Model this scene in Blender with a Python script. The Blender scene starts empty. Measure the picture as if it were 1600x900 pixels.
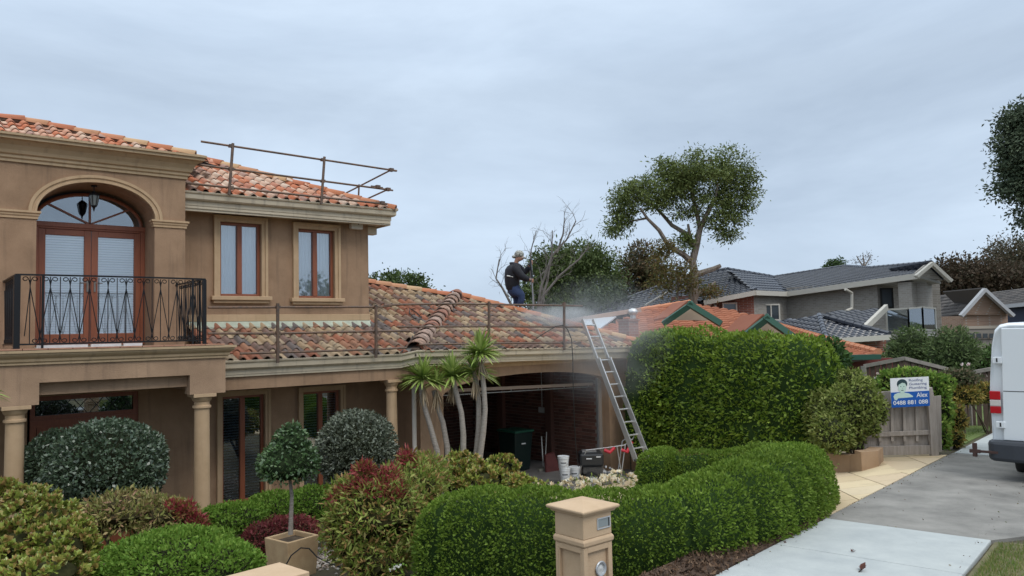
import bpy, math, random
import numpy as np
from mathutils import Vector, Matrix
random.seed(7); RNG=np.random.default_rng(7)
S=bpy.context.scene; COL=S.collection
PI=math.pi
# ---------------------------------------------------------------- camera
ZC=3.5; FP=1200.0
ANG=math.radians(50.97); PIT=math.atan(68/1200.); ROLL=0.022
F0=np.array([math.cos(ANG),math.sin(ANG),0]); R0=np.array([math.sin(ANG),-math.cos(ANG),0]); U0=np.array([0,0,1.])
FW=F0*math.cos(PIT)+U0*math.sin(PIT); UPP=U0*math.cos(PIT)-F0*math.sin(PIT)
RC=math.cos(ROLL)*R0-math.sin(ROLL)*UPP; UC=math.sin(ROLL)*R0+math.cos(ROLL)*UPP
cd=bpy.data.cameras.new('camera'); cam=bpy.data.objects.new('camera',cd); COL.objects.link(cam); S.camera=cam
cd.sensor_width=36; cd.lens=36*FP/1600.; cd.clip_start=0.1; cd.clip_end=3000
M=Matrix.Identity(4)
for i in range(3):
    M[i][0]=RC[i]; M[i][1]=UC[i]; M[i][2]=-FW[i]
M[2][3]=ZC; cam.matrix_world=M
C0=np.array([0,0,ZC])
def ray(x,y): return FW+(x-800)/FP*RC-(y-450)/FP*UC        # survey helpers: a point seen at (x,y) at a known distance or on a known wall
def at(x,y,D): return C0+ray(x,y)*D
def onY(x,y,Y): r=ray(x,y); return C0+r*(Y/r[1])
def onX(x,y,X): r=ray(x,y); return C0+r*(X/r[0])
def px(p):
    v=np.array(p)-C0; d=v@FW; return 800+FP*(v@RC)/d, 450-FP*(v@UC)/d, d
# ---------------------------------------------------------------- world and sun
W=bpy.data.worlds.new('World'); S.world=W; W.use_nodes=True
SUN_EL=math.radians(52); SUN_AZ=math.radians(215)
def world():
    nt=W.node_tree; n=nt.nodes; l=nt.links; n.clear()
    out=n.new('ShaderNodeOutputWorld'); bg=n.new('ShaderNodeBackground'); bg.inputs['Strength'].default_value=0.1
    sky=n.new('ShaderNodeTexSky'); sky.sky_type='NISHITA'; sky.sun_disc=False; sky.sun_elevation=SUN_EL; sky.sun_rotation=SUN_AZ
    tc=n.new('ShaderNodeTexCoord'); sep=n.new('ShaderNodeSeparateXYZ'); l.new(tc.outputs['Generated'],sep.inputs[0])
    mp=n.new('ShaderNodeMapping'); mp.inputs['Scale'].default_value=(1.0,1.0,3.2); l.new(tc.outputs['Generated'],mp.inputs['Vector'])
    nz=n.new('ShaderNodeTexNoise'); nz.inputs['Scale'].default_value=1.7; nz.inputs['Detail'].default_value=6; nz.inputs['Roughness'].default_value=0.58; nz.inputs['Distortion'].default_value=0.35
    l.new(mp.outputs[0],nz.inputs['Vector'])
    cr=n.new('ShaderNodeValToRGB'); e=cr.color_ramp.elements
    e[0].position=0.34; e[0].color=(4.05,4.95,6.15,1); e[1].position=0.68; e[1].color=(5.65,6.75,8.1,1)
    l.new(nz.outputs['Fac'],cr.inputs[0])
    # overcast dome: brighter towards the zenith
    el=n.new('ShaderNodeMath'); el.operation='MAXIMUM'; el.inputs[1].default_value=0; l.new(sep.outputs['Z'],el.inputs[0])
    gm=n.new('ShaderNodeMapRange'); gm.inputs['From Min'].default_value=0.3; gm.inputs['From Max'].default_value=1; gm.inputs['To Min'].default_value=1.0; gm.inputs['To Max'].default_value=2.9
    l.new(el.outputs[0],gm.inputs['Value'])
    hz=n.new('ShaderNodeMapRange'); hz.inputs['From Min'].default_value=0.0; hz.inputs['From Max'].default_value=0.35; hz.inputs['To Min'].default_value=1.12; hz.inputs['To Max'].default_value=0.93
    l.new(el.outputs[0],hz.inputs['Value'])
    m1=n.new('ShaderNodeMath'); m1.operation='MULTIPLY'; l.new(gm.outputs[0],m1.inputs[0]); l.new(hz.outputs[0],m1.inputs[1])
    sc=n.new('ShaderNodeVectorMath'); sc.operation='SCALE'; l.new(cr.outputs[0],sc.inputs[0]); l.new(m1.outputs[0],sc.inputs['Scale'])
    wt=n.new('ShaderNodeMix'); wt.data_type='RGBA'; wt.blend_type='MULTIPLY'; wt.inputs[7].default_value=(1.12,1.0,.86,1)   # thick cloud overhead is neutral grey
    wm=n.new('ShaderNodeMapRange'); wm.inputs['From Min'].default_value=.35; wm.inputs['From Max'].default_value=.8; l.new(el.outputs[0],wm.inputs['Value']); l.new(wm.outputs[0],wt.inputs[0]); l.new(sc.outputs[0],wt.inputs[6])
    mx=n.new('ShaderNodeMix'); mx.data_type='RGBA'; mx.inputs[0].default_value=0.93
    l.new(sky.outputs[0],mx.inputs[6]); l.new(wt.outputs[2],mx.inputs[7])
    l.new(mx.outputs[2],bg.inputs['Color']); l.new(bg.outputs[0],out.inputs[0])
world()
sd=bpy.data.lights.new('sun','SUN'); sd.energy=1.0; sd.angle=math.radians(25); sd.color=(1,0.96,0.9)
sun=bpy.data.objects.new('sun',sd); COL.objects.link(sun)
_az=math.radians(-95)   # light comes from the street side
sv=Vector((math.cos(_az)*math.cos(SUN_EL),math.sin(_az)*math.cos(SUN_EL),math.sin(SUN_EL)))
sun.rotation_euler=sv.to_track_quat('Z','Y').to_euler()
for nd in W.node_tree.nodes:
    if nd.type=='TEX_SKY': nd.sun_rotation=math.atan2(sv.x,sv.y)
S.view_settings.view_transform='Standard'; S.view_settings.look='None'; S.view_settings.exposure=0.28; S.view_settings.gamma=1
# ---------------------------------------------------------------- mesh helpers
ORG={}
def link(o,parent=None,org=None):
    COL.objects.link(o)
    if parent is not None: o.parent=parent; ORG[o.name]=ORG[parent.name]
    else:
        ORG[o.name]=np.array(org if org is not None else (0,0,0),float); o.location=Vector(ORG[o.name])
    return o
def tag(o,label=None,cat=None,group=None,kind=None):
    if label: o['label']=label
    if cat: o['category']=cat
    if group: o['group']=group
    if kind: o['kind']=kind
    return o
def thing(name,label,cat,loc,group=None,kind=None):
    o=bpy.data.objects.new(name,None); o.empty_display_size=0.2; link(o,None,loc); return tag(o,label,cat,group,kind)
class MB:
    def __init__(s): s.v=[]; s.f=[]
    def add(s,vs,fs):
        b=len(s.v); s.v+= [tuple(float(c) for c in v) for v in vs]; s.f+=[tuple(b+i for i in f) for f in fs]; return s
    def boxab(s,a,b):
        x0,y0,z0=[min(a[i],b[i]) for i in range(3)]; x1,y1,z1=[max(a[i],b[i]) for i in range(3)]
        return s.add([(x0,y0,z0),(x1,y0,z0),(x1,y1,z0),(x0,y1,z0),(x0,y0,z1),(x1,y0,z1),(x1,y1,z1),(x0,y1,z1)],
            [(3,2,1,0),(4,5,6,7),(0,1,5,4),(1,2,6,5),(2,3,7,6),(3,0,4,7)])
    def frame(s,o,u,v,w,a,b):      # box in a local frame
        o,u,v,w=[np.array(t,float) for t in (o,u,v,w)]
        P=[(a[0],a[1],a[2]),(b[0],a[1],a[2]),(b[0],b[1],a[2]),(a[0],b[1],a[2]),(a[0],a[1],b[2]),(b[0],a[1],b[2]),(b[0],b[1],b[2]),(a[0],b[1],b[2])]
        return s.add([o+u*p[0]+v*p[1]+w*p[2] for p in P],[(3,2,1,0),(4,5,6,7),(0,1,5,4),(1,2,6,5),(2,3,7,6),(3,0,4,7)])
    def bar(s,p,q,w,h=None,up=(0,0,1)):
        p,q,up=[np.array(t,float) for t in (p,q,up)]; h=h or w
        d=q-p; L=np.linalg.norm(d); d=d/L
        if abs(d@up)>0.97: up=np.array([1.,0,0]) if abs(d[0])<.9 else np.array([0,1.,0])
        a=np.cross(d,up); a/=np.linalg.norm(a); b=np.cross(a,d)
        return s.frame(p,d,a,b,(0,-w/2,-h/2),(L,w/2,h/2))
    def tube(s,pts,r,n=8,cap=True):
        pts=[np.array(p,float) for p in pts]; N=len(pts); rr=r if hasattr(r,'__len__') else [r]*N
        prev=None; b=len(s.v)
        for i,p in enumerate(pts):
            d=pts[min(i+1,N-1)]-pts[max(i-1,0)]; d=d/(np.linalg.norm(d)+1e-9)
            if prev is None:
                t=np.array([0,0,1.]) if abs(d[2])<.9 else np.array([1.,0,0]); a=np.cross(d,t)
            else: a=prev-d*(prev@d)
            a/=np.linalg.norm(a)+1e-9; prev=a; c=np.cross(d,a)
            for k in range(n):
                w=2*PI*k/n; s.v.append(tuple(p+rr[i]*(a*math.cos(w)+c*math.sin(w))))
        for i in range(N-1):
            for k in range(n):
                k2=(k+1)%n; s.f.append((b+i*n+k,b+i*n+k2,b+(i+1)*n+k2,b+(i+1)*n+k))
        if cap: s.f.append(tuple(b+k for k in range(n-1,-1,-1))); s.f.append(tuple(b+(N-1)*n+k for k in range(n)))
        return s
    def lathe(s,c,prof,n=20,axis=(0,0,1),cap=True):
        ax=np.array(axis,float); ax/=np.linalg.norm(ax); t=np.array([1.,0,0]) if abs(ax[0])<.9 else np.array([0,1.,0])
        a=np.cross(ax,t); a/=np.linalg.norm(a); d=np.cross(ax,a); c=np.array(c,float); b=len(s.v)
        for r,z in prof:
            for k in range(n):
                w=2*PI*k/n; s.v.append(tuple(c+ax*z+r*(a*math.cos(w)+d*math.sin(w))))
        for i in range(len(prof)-1):
            for k in range(n):
                k2=(k+1)%n; s.f.append((b+i*n+k,b+i*n+k2,b+(i+1)*n+k2,b+(i+1)*n+k))
        if cap: s.f.append(tuple(b+k for k in range(n-1,-1,-1))); s.f.append(tuple(b+(len(prof)-1)*n+k for k in range(n)))
        return s
    def prism(s,pts,vec):
        n=len(pts); vec=np.array(vec,float); P=[np.array(p,float) for p in pts]
        return s.add(P+[p+vec for p in P],[tuple(range(n))[::-1],tuple(range(n,2*n))]+[(i,(i+1)%n,n+(i+1)%n,n+i) for i in range(n)])
    def moulding(s,path,prof,side=1):
        # path in plan, outward is to its right when side=1; profile rows (out, z)
        n=len(path); P=[np.array(p[:2],float) for p in path]; zs=[p[2] if len(p)>2 else 0 for p in path]; off=[]
        for i in range(n):
            ds=[]
            if i>0: ds.append((P[i]-P[i-1])/np.linalg.norm(P[i]-P[i-1]))
            if i<n-1: ds.append((P[i+1]-P[i])/np.linalg.norm(P[i+1]-P[i]))
            ns=[np.array([d[1],-d[0]])*side for d in ds]; m=sum(ns); m/=np.linalg.norm(m); off.append(m/(m@ns[0]))
        k=len(prof); b=len(s.v)
        for i in range(n):
            for o,z in prof: q=P[i]+off[i]*o; s.v.append((float(q[0]),float(q[1]),float(z+zs[i])))
        for i in range(n-1):
            for j in range(k): j2=(j+1)%k; s.f.append((b+i*k+j,b+i*k+j2,b+(i+1)*k+j2,b+(i+1)*k+j))
        s.f.append(tuple(b+j for j in range(k))); s.f.append(tuple(b+(n-1)*k+j for j in range(k))[::-1])
        return s
    def mesh(s,name,mat,org=(0,0,0),smooth=False):
        me=bpy.data.meshes.new(name); o=np.array(org,float)
        me.from_pydata([tuple(np.array(v)-o) for v in s.v],[],s.f); me.update()
        if mat: me.materials.append(mat)
        if smooth: me.polygons.foreach_set('use_smooth',[True]*len(me.polygons))
        return me
    def build(s,name,mat,parent=None,org=None,smooth=False,bevel=0,fix=True):
        og=ORG[parent.name] if parent is not None else (org if org is not None else (0,0,0))
        me=s.mesh(name,mat,og,smooth)
        if fix:
            import bmesh
            bm=bmesh.new(); bm.from_mesh(me); bmesh.ops.recalc_face_normals(bm,faces=bm.faces); bm.to_mesh(me); bm.free()
        o=bpy.data.objects.new(name,me); link(o,parent,og)
        if bevel:
            m=o.modifiers.new('bevel','BEVEL'); m.width=bevel; m.segments=2; m.limit_method='ANGLE'
        if smooth:
            try: me.set_sharp_from_angle(angle=math.radians(40))
            except Exception: pass
        return o
def fast_mesh(name,V,Q,mats,idx=None,smooth=False):
    V=np.asarray(V,np.float32); Q=np.asarray(Q,np.int32); me=bpy.data.meshes.new(name); k=Q.shape[1]
    me.vertices.add(len(V)); me.vertices.foreach_set('co',V.ravel())
    me.loops.add(Q.size); me.loops.foreach_set('vertex_index',Q.ravel())
    me.polygons.add(len(Q)); me.polygons.foreach_set('loop_start',np.arange(0,Q.size,k,dtype=np.int32)); me.polygons.foreach_set('loop_total',np.full(len(Q),k,np.int32))
    for m in mats: me.materials.append(m)
    if idx is not None: me.polygons.foreach_set('material_index',np.asarray(idx,np.int32))
    if smooth: me.polygons.foreach_set('use_smooth',np.ones(len(Q),bool))
    me.update(calc_edges=True); me.validate(); return me
# ---------------------------------------------------------------- materials
def c4(c): return (c[0],c[1],c[2],1)
def s2l(r,g,b): return tuple((v/255/12.92 if v/255<=0.04045 else ((v/255+0.055)/1.055)**2.4) for v in (r,g,b))
MATS={}
def mat(name,col,rough=0.6,metal=0,col2=None,scale=8,bump=0.0,bscale=60,spec=None,stretch=None,detail=6,pos=(0.35,0.65),streak=None,coat=0):
    if name in MATS: return MATS[name]
    m=bpy.data.materials.new(name); m.use_nodes=True; nt=m.node_tree; n=nt.nodes; l=nt.links; b=n['Principled BSDF']
    b.inputs['Base Color'].default_value=c4(col); b.inputs['Roughness'].default_value=rough; b.inputs['Metallic'].default_value=metal
    if spec is not None: b.inputs['Specular IOR Level'].default_value=spec
    if coat: b.inputs['Coat Weight'].default_value=coat; b.inputs['Coat Roughness'].default_value=0.05
    g=n.new('ShaderNodeNewGeometry'); vec=g.outputs['Position']
    if stretch:
        mp=n.new('ShaderNodeMapping'); mp.inputs['Scale'].default_value=stretch; l.new(vec,mp.inputs[0]); vec=mp.outputs[0]
    if col2 is not None:
        t=n.new('ShaderNodeTexNoise'); t.inputs['Scale'].default_value=scale; t.inputs['Detail'].default_value=detail; t.inputs['Roughness'].default_value=.65; l.new(vec,t.inputs['Vector'])
        r=n.new('ShaderNodeValToRGB'); r.color_ramp.elements[0].position=pos[0]; r.color_ramp.elements[1].position=pos[1]
        r.color_ramp.elements[0].color=c4(col); r.color_ramp.elements[1].color=c4(col2); l.new(t.outputs['Fac'],r.inputs[0])
        last=r.outputs[0]
        if streak:
            mp=n.new('ShaderNodeMapping'); mp.inputs['Scale'].default_value=(5,5,.35); l.new(g.outputs['Position'],mp.inputs[0])
            t2=n.new('ShaderNodeTexNoise'); t2.inputs['Scale'].default_value=2.2; t2.inputs['Detail'].default_value=4; l.new(mp.outputs[0],t2.inputs['Vector'])
            r2=n.new('ShaderNodeMapRange'); r2.inputs['From Min'].default_value=.55; r2.inputs['From Max'].default_value=.8; r2.inputs['To Max'].default_value=streak[3]; l.new(t2.outputs['Fac'],r2.inputs['Value'])
            mx=n.new('ShaderNodeMix'); mx.data_type='RGBA'; mx.inputs[7].default_value=c4(streak); l.new(r2.outputs[0],mx.inputs[0]); l.new(last,mx.inputs[6]); last=mx.outputs[2]
        l.new(last,b.inputs['Base Color'])
    if bump:
        t3=n.new('ShaderNodeTexNoise'); t3.inputs['Scale'].default_value=bscale; t3.inputs['Detail'].default_value=5; l.new(g.outputs['Position'],t3.inputs['Vector'])
        bp=n.new('ShaderNodeBump'); bp.inputs['Strength'].default_value=bump; bp.inputs['Distance'].default_value=0.01; l.new(t3.outputs['Fac'],bp.inputs['Height']); l.new(bp.outputs[0],b.inputs['Normal'])
    MATS[name]=m; return m
def ramp_mat(name,cols,rough=0.7,mode='island',trans=0.0,spec=0.4,bump=0,dirt=None,mott=0.0,metal=0):
    """colour picked per piece (leaf or tile) from a list"""
    if name in MATS: return MATS[name]
    m=bpy.data.materials.new(name); m.use_nodes=True; nt=m.node_tree; n=nt.nodes; l=nt.links; b=n['Principled BSDF']
    b.inputs['Roughness'].default_value=rough; b.inputs['Specular IOR Level'].default_value=spec; b.inputs['Metallic'].default_value=metal
    if mode=='island': src=n.new('ShaderNodeNewGeometry').outputs['Random Per Island']
    else: src=n.new('ShaderNodeObjectInfo').outputs['Random']
    r=n.new('ShaderNodeValToRGB'); el=r.color_ramp.elements
    while len(el)<len(cols): el.new(0.5)
    for i,c in enumerate(cols): el[i].position=(i+0.0)/len(cols) if mode!='smooth' else i/(len(cols)-1); el[i].color=c4(c)
    r.color_ramp.interpolation='CONSTANT' if trans==0 else 'LINEAR'
    l.new(src,r.inputs[0]); last=r.outputs[0]
    g=n.new('ShaderNodeNewGeometry')
    if dirt:
        t=n.new('ShaderNodeTexNoise'); t.inputs['Scale'].default_value=dirt[1]; t.inputs['Detail'].default_value=7; t.inputs['Roughness'].default_value=.7; l.new(g.outputs['Position'],t.inputs['Vector'])
        mr=n.new('ShaderNodeMapRange'); mr.inputs['From Min'].default_value=dirt[2]; mr.inputs['From Max'].default_value=dirt[2]+.16; mr.inputs['To Max'].default_value=dirt[3]; l.new(t.outputs['Fac'],mr.inputs['Value'])
        mx=n.new('ShaderNodeMix'); mx.data_type='RGBA'; mx.inputs[7].default_value=c4(dirt[0]); l.new(mr.outputs[0],mx.inputs[0]); l.new(last,mx.inputs[6]); last=mx.outputs[2]
    if mott:
        t=n.new('ShaderNodeTexNoise'); t.inputs['Scale'].default_value=1.1; t.inputs['Detail'].default_value=3; l.new(g.outputs['Position'],t.inputs['Vector'])
        mr=n.new('ShaderNodeMapRange'); mr.inputs['To Min'].default_value=1-mott; mr.inputs['To Max'].default_value=1+mott; mr.inputs['From Min'].default_value=.3; mr.inputs['From Max'].default_value=.7; l.new(t.outputs['Fac'],mr.inputs['Value'])
        sc=n.new('ShaderNodeVectorMath'); sc.operation='SCALE'; l.new(last,sc.inputs[0]); l.new(mr.outputs[0],sc.inputs['Scale']); last=sc.outputs[0]
    l.new(last,b.inputs['Base Color'])
    if bump:
        t3=n.new('ShaderNodeTexNoise'); t3.inputs['Scale'].default_value=45; t3.inputs['Detail'].default_value=5; l.new(g.outputs['Position'],t3.inputs['Vector'])
        bp=n.new('ShaderNodeBump'); bp.inputs['Strength'].default_value=bump; bp.inputs['Distance'].default_value=0.01; l.new(t3.outputs['Fac'],bp.inputs['Height']); l.new(bp.outputs[0],b.inputs['Normal'])
    if trans:
        tr=n.new('ShaderNodeBsdfTranslucent'); l.new(last,tr.inputs['Color']); ms=n.new('ShaderNodeMixShader'); ms.inputs[0].default_value=trans
        out=n['Material Output']; l.new(b.outputs[0],ms.inputs[1]); l.new(tr.outputs[0],ms.inputs[2]); l.new(ms.outputs[0],out.inputs[0])
    MATS[name]=m; return m
def brick_mat(name,c1,c2,mortar,scale=1.0,rot=0.0,bw=.24,bh=.086):
    m=bpy.data.materials.new(name); m.use_nodes=True; nt=m.node_tree; n=nt.nodes; l=nt.links; b=n['Principled BSDF']; b.inputs['Roughness'].default_value=.85
    g=n.new('ShaderNodeNewGeometry'); mp=n.new('ShaderNodeMapping'); mp.vector_type='POINT'; mp.inputs['Rotation'].default_value=(0,0,-rot); l.new(g.outputs['Position'],mp.inputs[0])
    sp=n.new('ShaderNodeSeparateXYZ'); l.new(mp.outputs[0],sp.inputs[0]); cb=n.new('ShaderNodeCombineXYZ')
    ad=n.new('ShaderNodeMath'); ad.operation='ADD'; l.new(sp.outputs['X'],ad.inputs[0]); l.new(sp.outputs['Y'],ad.inputs[1])
    l.new(ad.outputs[0],cb.inputs[0]); l.new(sp.outputs['Z'],cb.inputs[1])
    t=n.new('ShaderNodeTexBrick'); t.inputs['Color1'].default_value=c4(c1); t.inputs['Color2'].default_value=c4(c2); t.inputs['Mortar'].default_value=c4(mortar)
    t.inputs['Scale'].default_value=scale; t.inputs['Brick Width'].default_value=bw; t.inputs['Row Height'].default_value=bh; t.inputs['Mortar Size'].default_value=.009; l.new(cb.outputs[0],t.inputs['Vector'])
    l.new(t.outputs['Color'],b.inputs['Base Color'])
    bp=n.new('ShaderNodeBump'); bp.inputs['Strength'].default_value=.5; bp.inputs['Distance'].default_value=.01; bp.invert=True; l.new(t.outputs['Fac'],bp.inputs['Height']); l.new(bp.outputs[0],b.inputs['Normal'])
    MATS[name]=m; return m
def glass_mat(name,tint,refl=.35,rough=.02):
    m=bpy.data.materials.new(name); m.use_nodes=True; nt=m.node_tree; n=nt.nodes; l=nt.links; n.remove(n['Principled BSDF'])
    tr=n.new('ShaderNodeBsdfTransparent'); tr.inputs[0].default_value=c4(tint); gl=n.new('ShaderNodeBsdfGlossy'); gl.inputs['Roughness'].default_value=rough; gl.inputs[0].default_value=(.92,.96,1,1)
    fr=n.new('ShaderNodeFresnel'); fr.inputs[0].default_value=1.5; ad=n.new('ShaderNodeMath'); ad.operation='MULTIPLY_ADD'; ad.inputs[1].default_value=1.6; ad.inputs[2].default_value=refl; ad.use_clamp=True; l.new(fr.outputs[0],ad.inputs[0])
    ms=n.new('ShaderNodeMixShader'); l.new(ad.outputs[0],ms.inputs[0]); l.new(tr.outputs[0],ms.inputs[1]); l.new(gl.outputs[0],ms.inputs[2]); l.new(ms.outputs[0],n['Material Output'].inputs[0])
    MATS[name]=m; return m
STUC=mat('stucco',(.27,.168,.10),.9,col2=(.365,.232,.142),scale=1.6,bump=.5,bscale=90,streak=(.12,.08,.055,.5),detail=9)
STUCL=mat('stucco_light',(.31,.20,.125),.9,col2=(.42,.275,.175),scale=1.6,bump=.45,bscale=90,streak=(.15,.10,.07,.55),detail=9)
TRIM=mat('trim_render',(.44,.30,.175),.85,col2=(.50,.345,.21),scale=4,bump=.15,bscale=60,streak=(.22,.15,.09,.4))
CORN=mat('cornice_paint',(.40,.285,.165),.7,col2=(.46,.33,.20),scale=2,streak=(.2,.14,.09,.55))
GUT=mat('gutter_cream',(.47,.39,.28),.5,col2=(.54,.455,.335),scale=3,streak=(.2,.17,.14,.6))
WOOD=mat('red_timber',(.22,.065,.03),.45,col2=(.28,.09,.042),scale=6,stretch=(8,8,.6))
WOODD=mat('dark_timber',(.06,.03,.02),.6)
IRON=mat('black_iron',(.012,.012,.014),.4,metal=.4)
STEEL=mat('scaffold_steel',(.10,.078,.066),.55,metal=.5,col2=(.2,.12,.08),scale=12)
GALV=mat('galvanised',(.32,.32,.33),.45,metal=.6,col2=(.42,.42,.43),scale=10)
ALU=mat('aluminium',(.62,.62,.62),.38,metal=.7)
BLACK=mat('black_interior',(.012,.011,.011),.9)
WHITE=mat('white_paint',(.78,.79,.80),.4)
BLIND=mat('blind_white',(.93,.95,.95),.7)
CURT=mat('curtain',(.62,.66,.70),.9,col2=(.68,.72,.75),scale=3,stretch=(14,14,.3))
GLASS=glass_mat('glass',(.98,.99,1.0),.10)
GLASSD=glass_mat('dark_glass',(.6,.66,.7),.16)
CONC=mat('new_concrete',(.34,.365,.37),.85,col2=(.45,.475,.465),scale=2.4,bump=.5,bscale=110,detail=12,pos=(.3,.72))
OLDC=mat('old_concrete',(.13,.125,.115),.9,col2=(.31,.295,.27),scale=1.7,bump=.8,bscale=60,detail=14,pos=(.28,.78))
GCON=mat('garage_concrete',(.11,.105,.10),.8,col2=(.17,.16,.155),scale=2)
MULCH=mat('mulch',(.045,.025,.016),.95,col2=(.11,.065,.04),scale=25,bump=1,bscale=60)
SOIL=mat('soil',(.05,.035,.022),.95,col2=(.10,.07,.045),scale=8,bump=1,bscale=40)
SAND=mat('tan_stone',(.55,.43,.27),.85,col2=(.66,.54,.37),scale=2.2,bump=.3,bscale=40,detail=8)
TILE_COLS=[(.33,.125,.07),(.36,.25,.15),(.20,.125,.10),(.42,.31,.20),(.27,.105,.062),(.15,.12,.11),(.38,.28,.18),(.22,.14,.10),(.33,.16,.095),(.33,.25,.17)]
TILE_UP=[(.55,.30,.20),(.50,.17,.085),(.60,.42,.31),(.45,.20,.13),(.56,.38,.28),(.50,.19,.10),(.38,.24,.19),(.60,.46,.36)]
LICH=((.07,.06,.045),5.5,.50,.7)
TILE=ramp_mat('roof_tile_low',TILE_COLS,.75,'object',dirt=LICH,bump=.3); TILE_S=ramp_mat('roof_tile_low_field',TILE_COLS,.75,'island',dirt=LICH,bump=.3)
TILU=ramp_mat('roof_tile_up',TILE_UP,.75,'object',dirt=((.12,.08,.06),7,.62,.4),bump=.3); TILU_S=ramp_mat('roof_tile_up_field',TILE_UP,.75,'island',dirt=((.12,.08,.06),7,.62,.4),bump=.3)
CAPT=ramp_mat('ridge_tile_clay',[(.46,.17,.08),(.50,.21,.11),(.52,.33,.18),(.43,.15,.075),(.48,.24,.13)],.75,'object',dirt=((.10,.06,.045),6,.6,.5),bump=.3)
CAPW=ramp_mat('ridge_tile_weathered',[(.38,.24,.18),(.44,.31,.25),(.36,.17,.12),(.42,.27,.2)],.8,'object',dirt=((.05,.04,.035),6,.46,.8),bump=.3)
UNDER=mat('roof_underlay',(.05,.035,.028),.9)
# ---------------------------------------------------------------- ground
P0=np.array([8.26,4.65]); PD=np.array([.979,.204]); PN=np.array([-.204,.979])
def zplane(X,Y): return np.clip(1.3-.0375*(X-8.26)-.0078*(Y-4.65),-.3,1.9)
def ground(X,Y):
    X=np.asarray(X,float); Y=np.asarray(Y,float); zp=zplane(X,Y)
    s=(X-P0[0])*PN[0]+(Y-P0[1])*PN[1]
    Yl=P0[1]+(X-P0[0])*.2087
    t=np.clip((Y-Yl)/np.maximum(12.2-Yl,.5),0,1)
    low=zp*(1-t)-.03*t
    xw=13.1+(Y-6.7)*.2+.05
    k=np.clip((X-xw)/.15,0,1)*np.clip((X-12.9)/.1,0,1)
    bed=zp-np.clip(s,0,30)*.05
    return np.where(s>0,low*(1-k)+bed*k,zp)
def gpt(x,y,D0=4,D1=60):   # where the line of sight meets the ground
    for D in np.linspace(D0,D1,1200):
        p=at(x,y,D)
        if p[2]<=ground(p[0],p[1]): return np.array([p[0],p[1],float(ground(p[0],p[1]))])
    return at(x,y,D1)
def PL(a,s,dz=0):    # along the path, to its left
    q=P0+PD*a+PN*s; return (q[0],q[1],float(zplane(q[0],q[1]))+dz)
def build_ground():
    xs=np.concatenate([[-900,-300,-100,-40,-20],np.arange(-8,34,.2),[40,60,100,200,500,1200]]); ys=np.concatenate([[-900,-300,-100,-40,-20],np.arange(-7,16,.2),[18,22,28,40,80,200,500,1200]])
    X,Y=np.meshgrid(xs,ys); Z=ground(X,Y)-.012
    nz=np.sin(X*3.1+Y*1.7)*np.sin(Y*2.9-X)*.012; Z=Z+nz*(np.abs(X)<40)-.01
    V=np.stack([X.ravel(),Y.ravel(),Z.ravel()],1); nx=len(xs); ny=len(ys)
    i,j=np.meshgrid(np.arange(nx-1),np.arange(ny-1)); a=(j*nx+i).ravel(); Q=np.stack([a,a+1,a+nx+1,a+nx],1)
    GR=mat('ground_soil',(.05,.04,.024),.95,col2=(.085,.075,.035),scale=3,bump=.8,bscale=25)
    o=bpy.data.objects.new('ground',fast_mesh('ground',V,Q,[GR],smooth=True)); link(o); tag(o,kind='structure')
build_ground()
def sheet(name,rings,m,parent=None,thick=.1,top=0.0):
    mb=MB(); mb.prism([(p[0],p[1],p[2]+top) for p in rings],(0,0,-thick)); return mb.build(name,m,parent)
# footpath slabs
fp=thing('footpath',None,None,PL(0,0),kind='structure')
PWID=-1.6
def slab(a0,a1,p):
    g=.006; mb=MB()
    mb.prism([PL(a0+g,0,.02),PL(a0+g,PWID,.02),PL(a1-g,PWID,.02),PL(a1-g,0,.02)],(0,0,-.14)); return mb.build('path_slab',CONC,p,bevel=.012)
for i in range(5): slab(-.0-(i+1)*1.55,-.0-i*1.55,fp)
for i in range(10): slab(7.62+i*1.6,7.62+(i+1)*1.6,fp)
# crossover of old concrete
mb=MB(); mb.prism([PL(.01,0.02,.012),PL(.01,PWID,.012),PL(1.1,PWID-.6,.012),PL(1.8,-4.6,.0),PL(6.6,-4.6,.0),PL(7.0,PWID-.6,.012),PL(7.61,PWID,.012),PL(7.61,.02,.012)],(0,0,-.12))
tag(mb.build('driveway_crossover',OLDC),kind='structure')
mb=MB(); mb.prism([PL(-60,-4.75,-.10),PL(-60,-13,-.1),PL(90,-13,-.1),PL(90,-4.75,-.1)],(0,0,.035)); tag(mb.build('road',mat('asphalt',(.05,.05,.052),.9,col2=(.07,.07,.07),scale=20,bump=.4,bscale=80)),kind='structure')
mb=MB(); mb.prism([PL(-60,-4.6,.01),PL(-60,-4.75,.01),PL(1.8,-4.75,.01),PL(1.8,-4.6,.01)],(0,0,-.2)); mb.prism([PL(6.6,-4.6,.01),PL(6.6,-4.75,.01),PL(90,-4.75,.01),PL(90,-4.6,.01)],(0,0,-.2)); tag(mb.build('kerb',mat('kerb_concrete',(.32,.31,.29),.9)),kind='structure')
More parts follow.
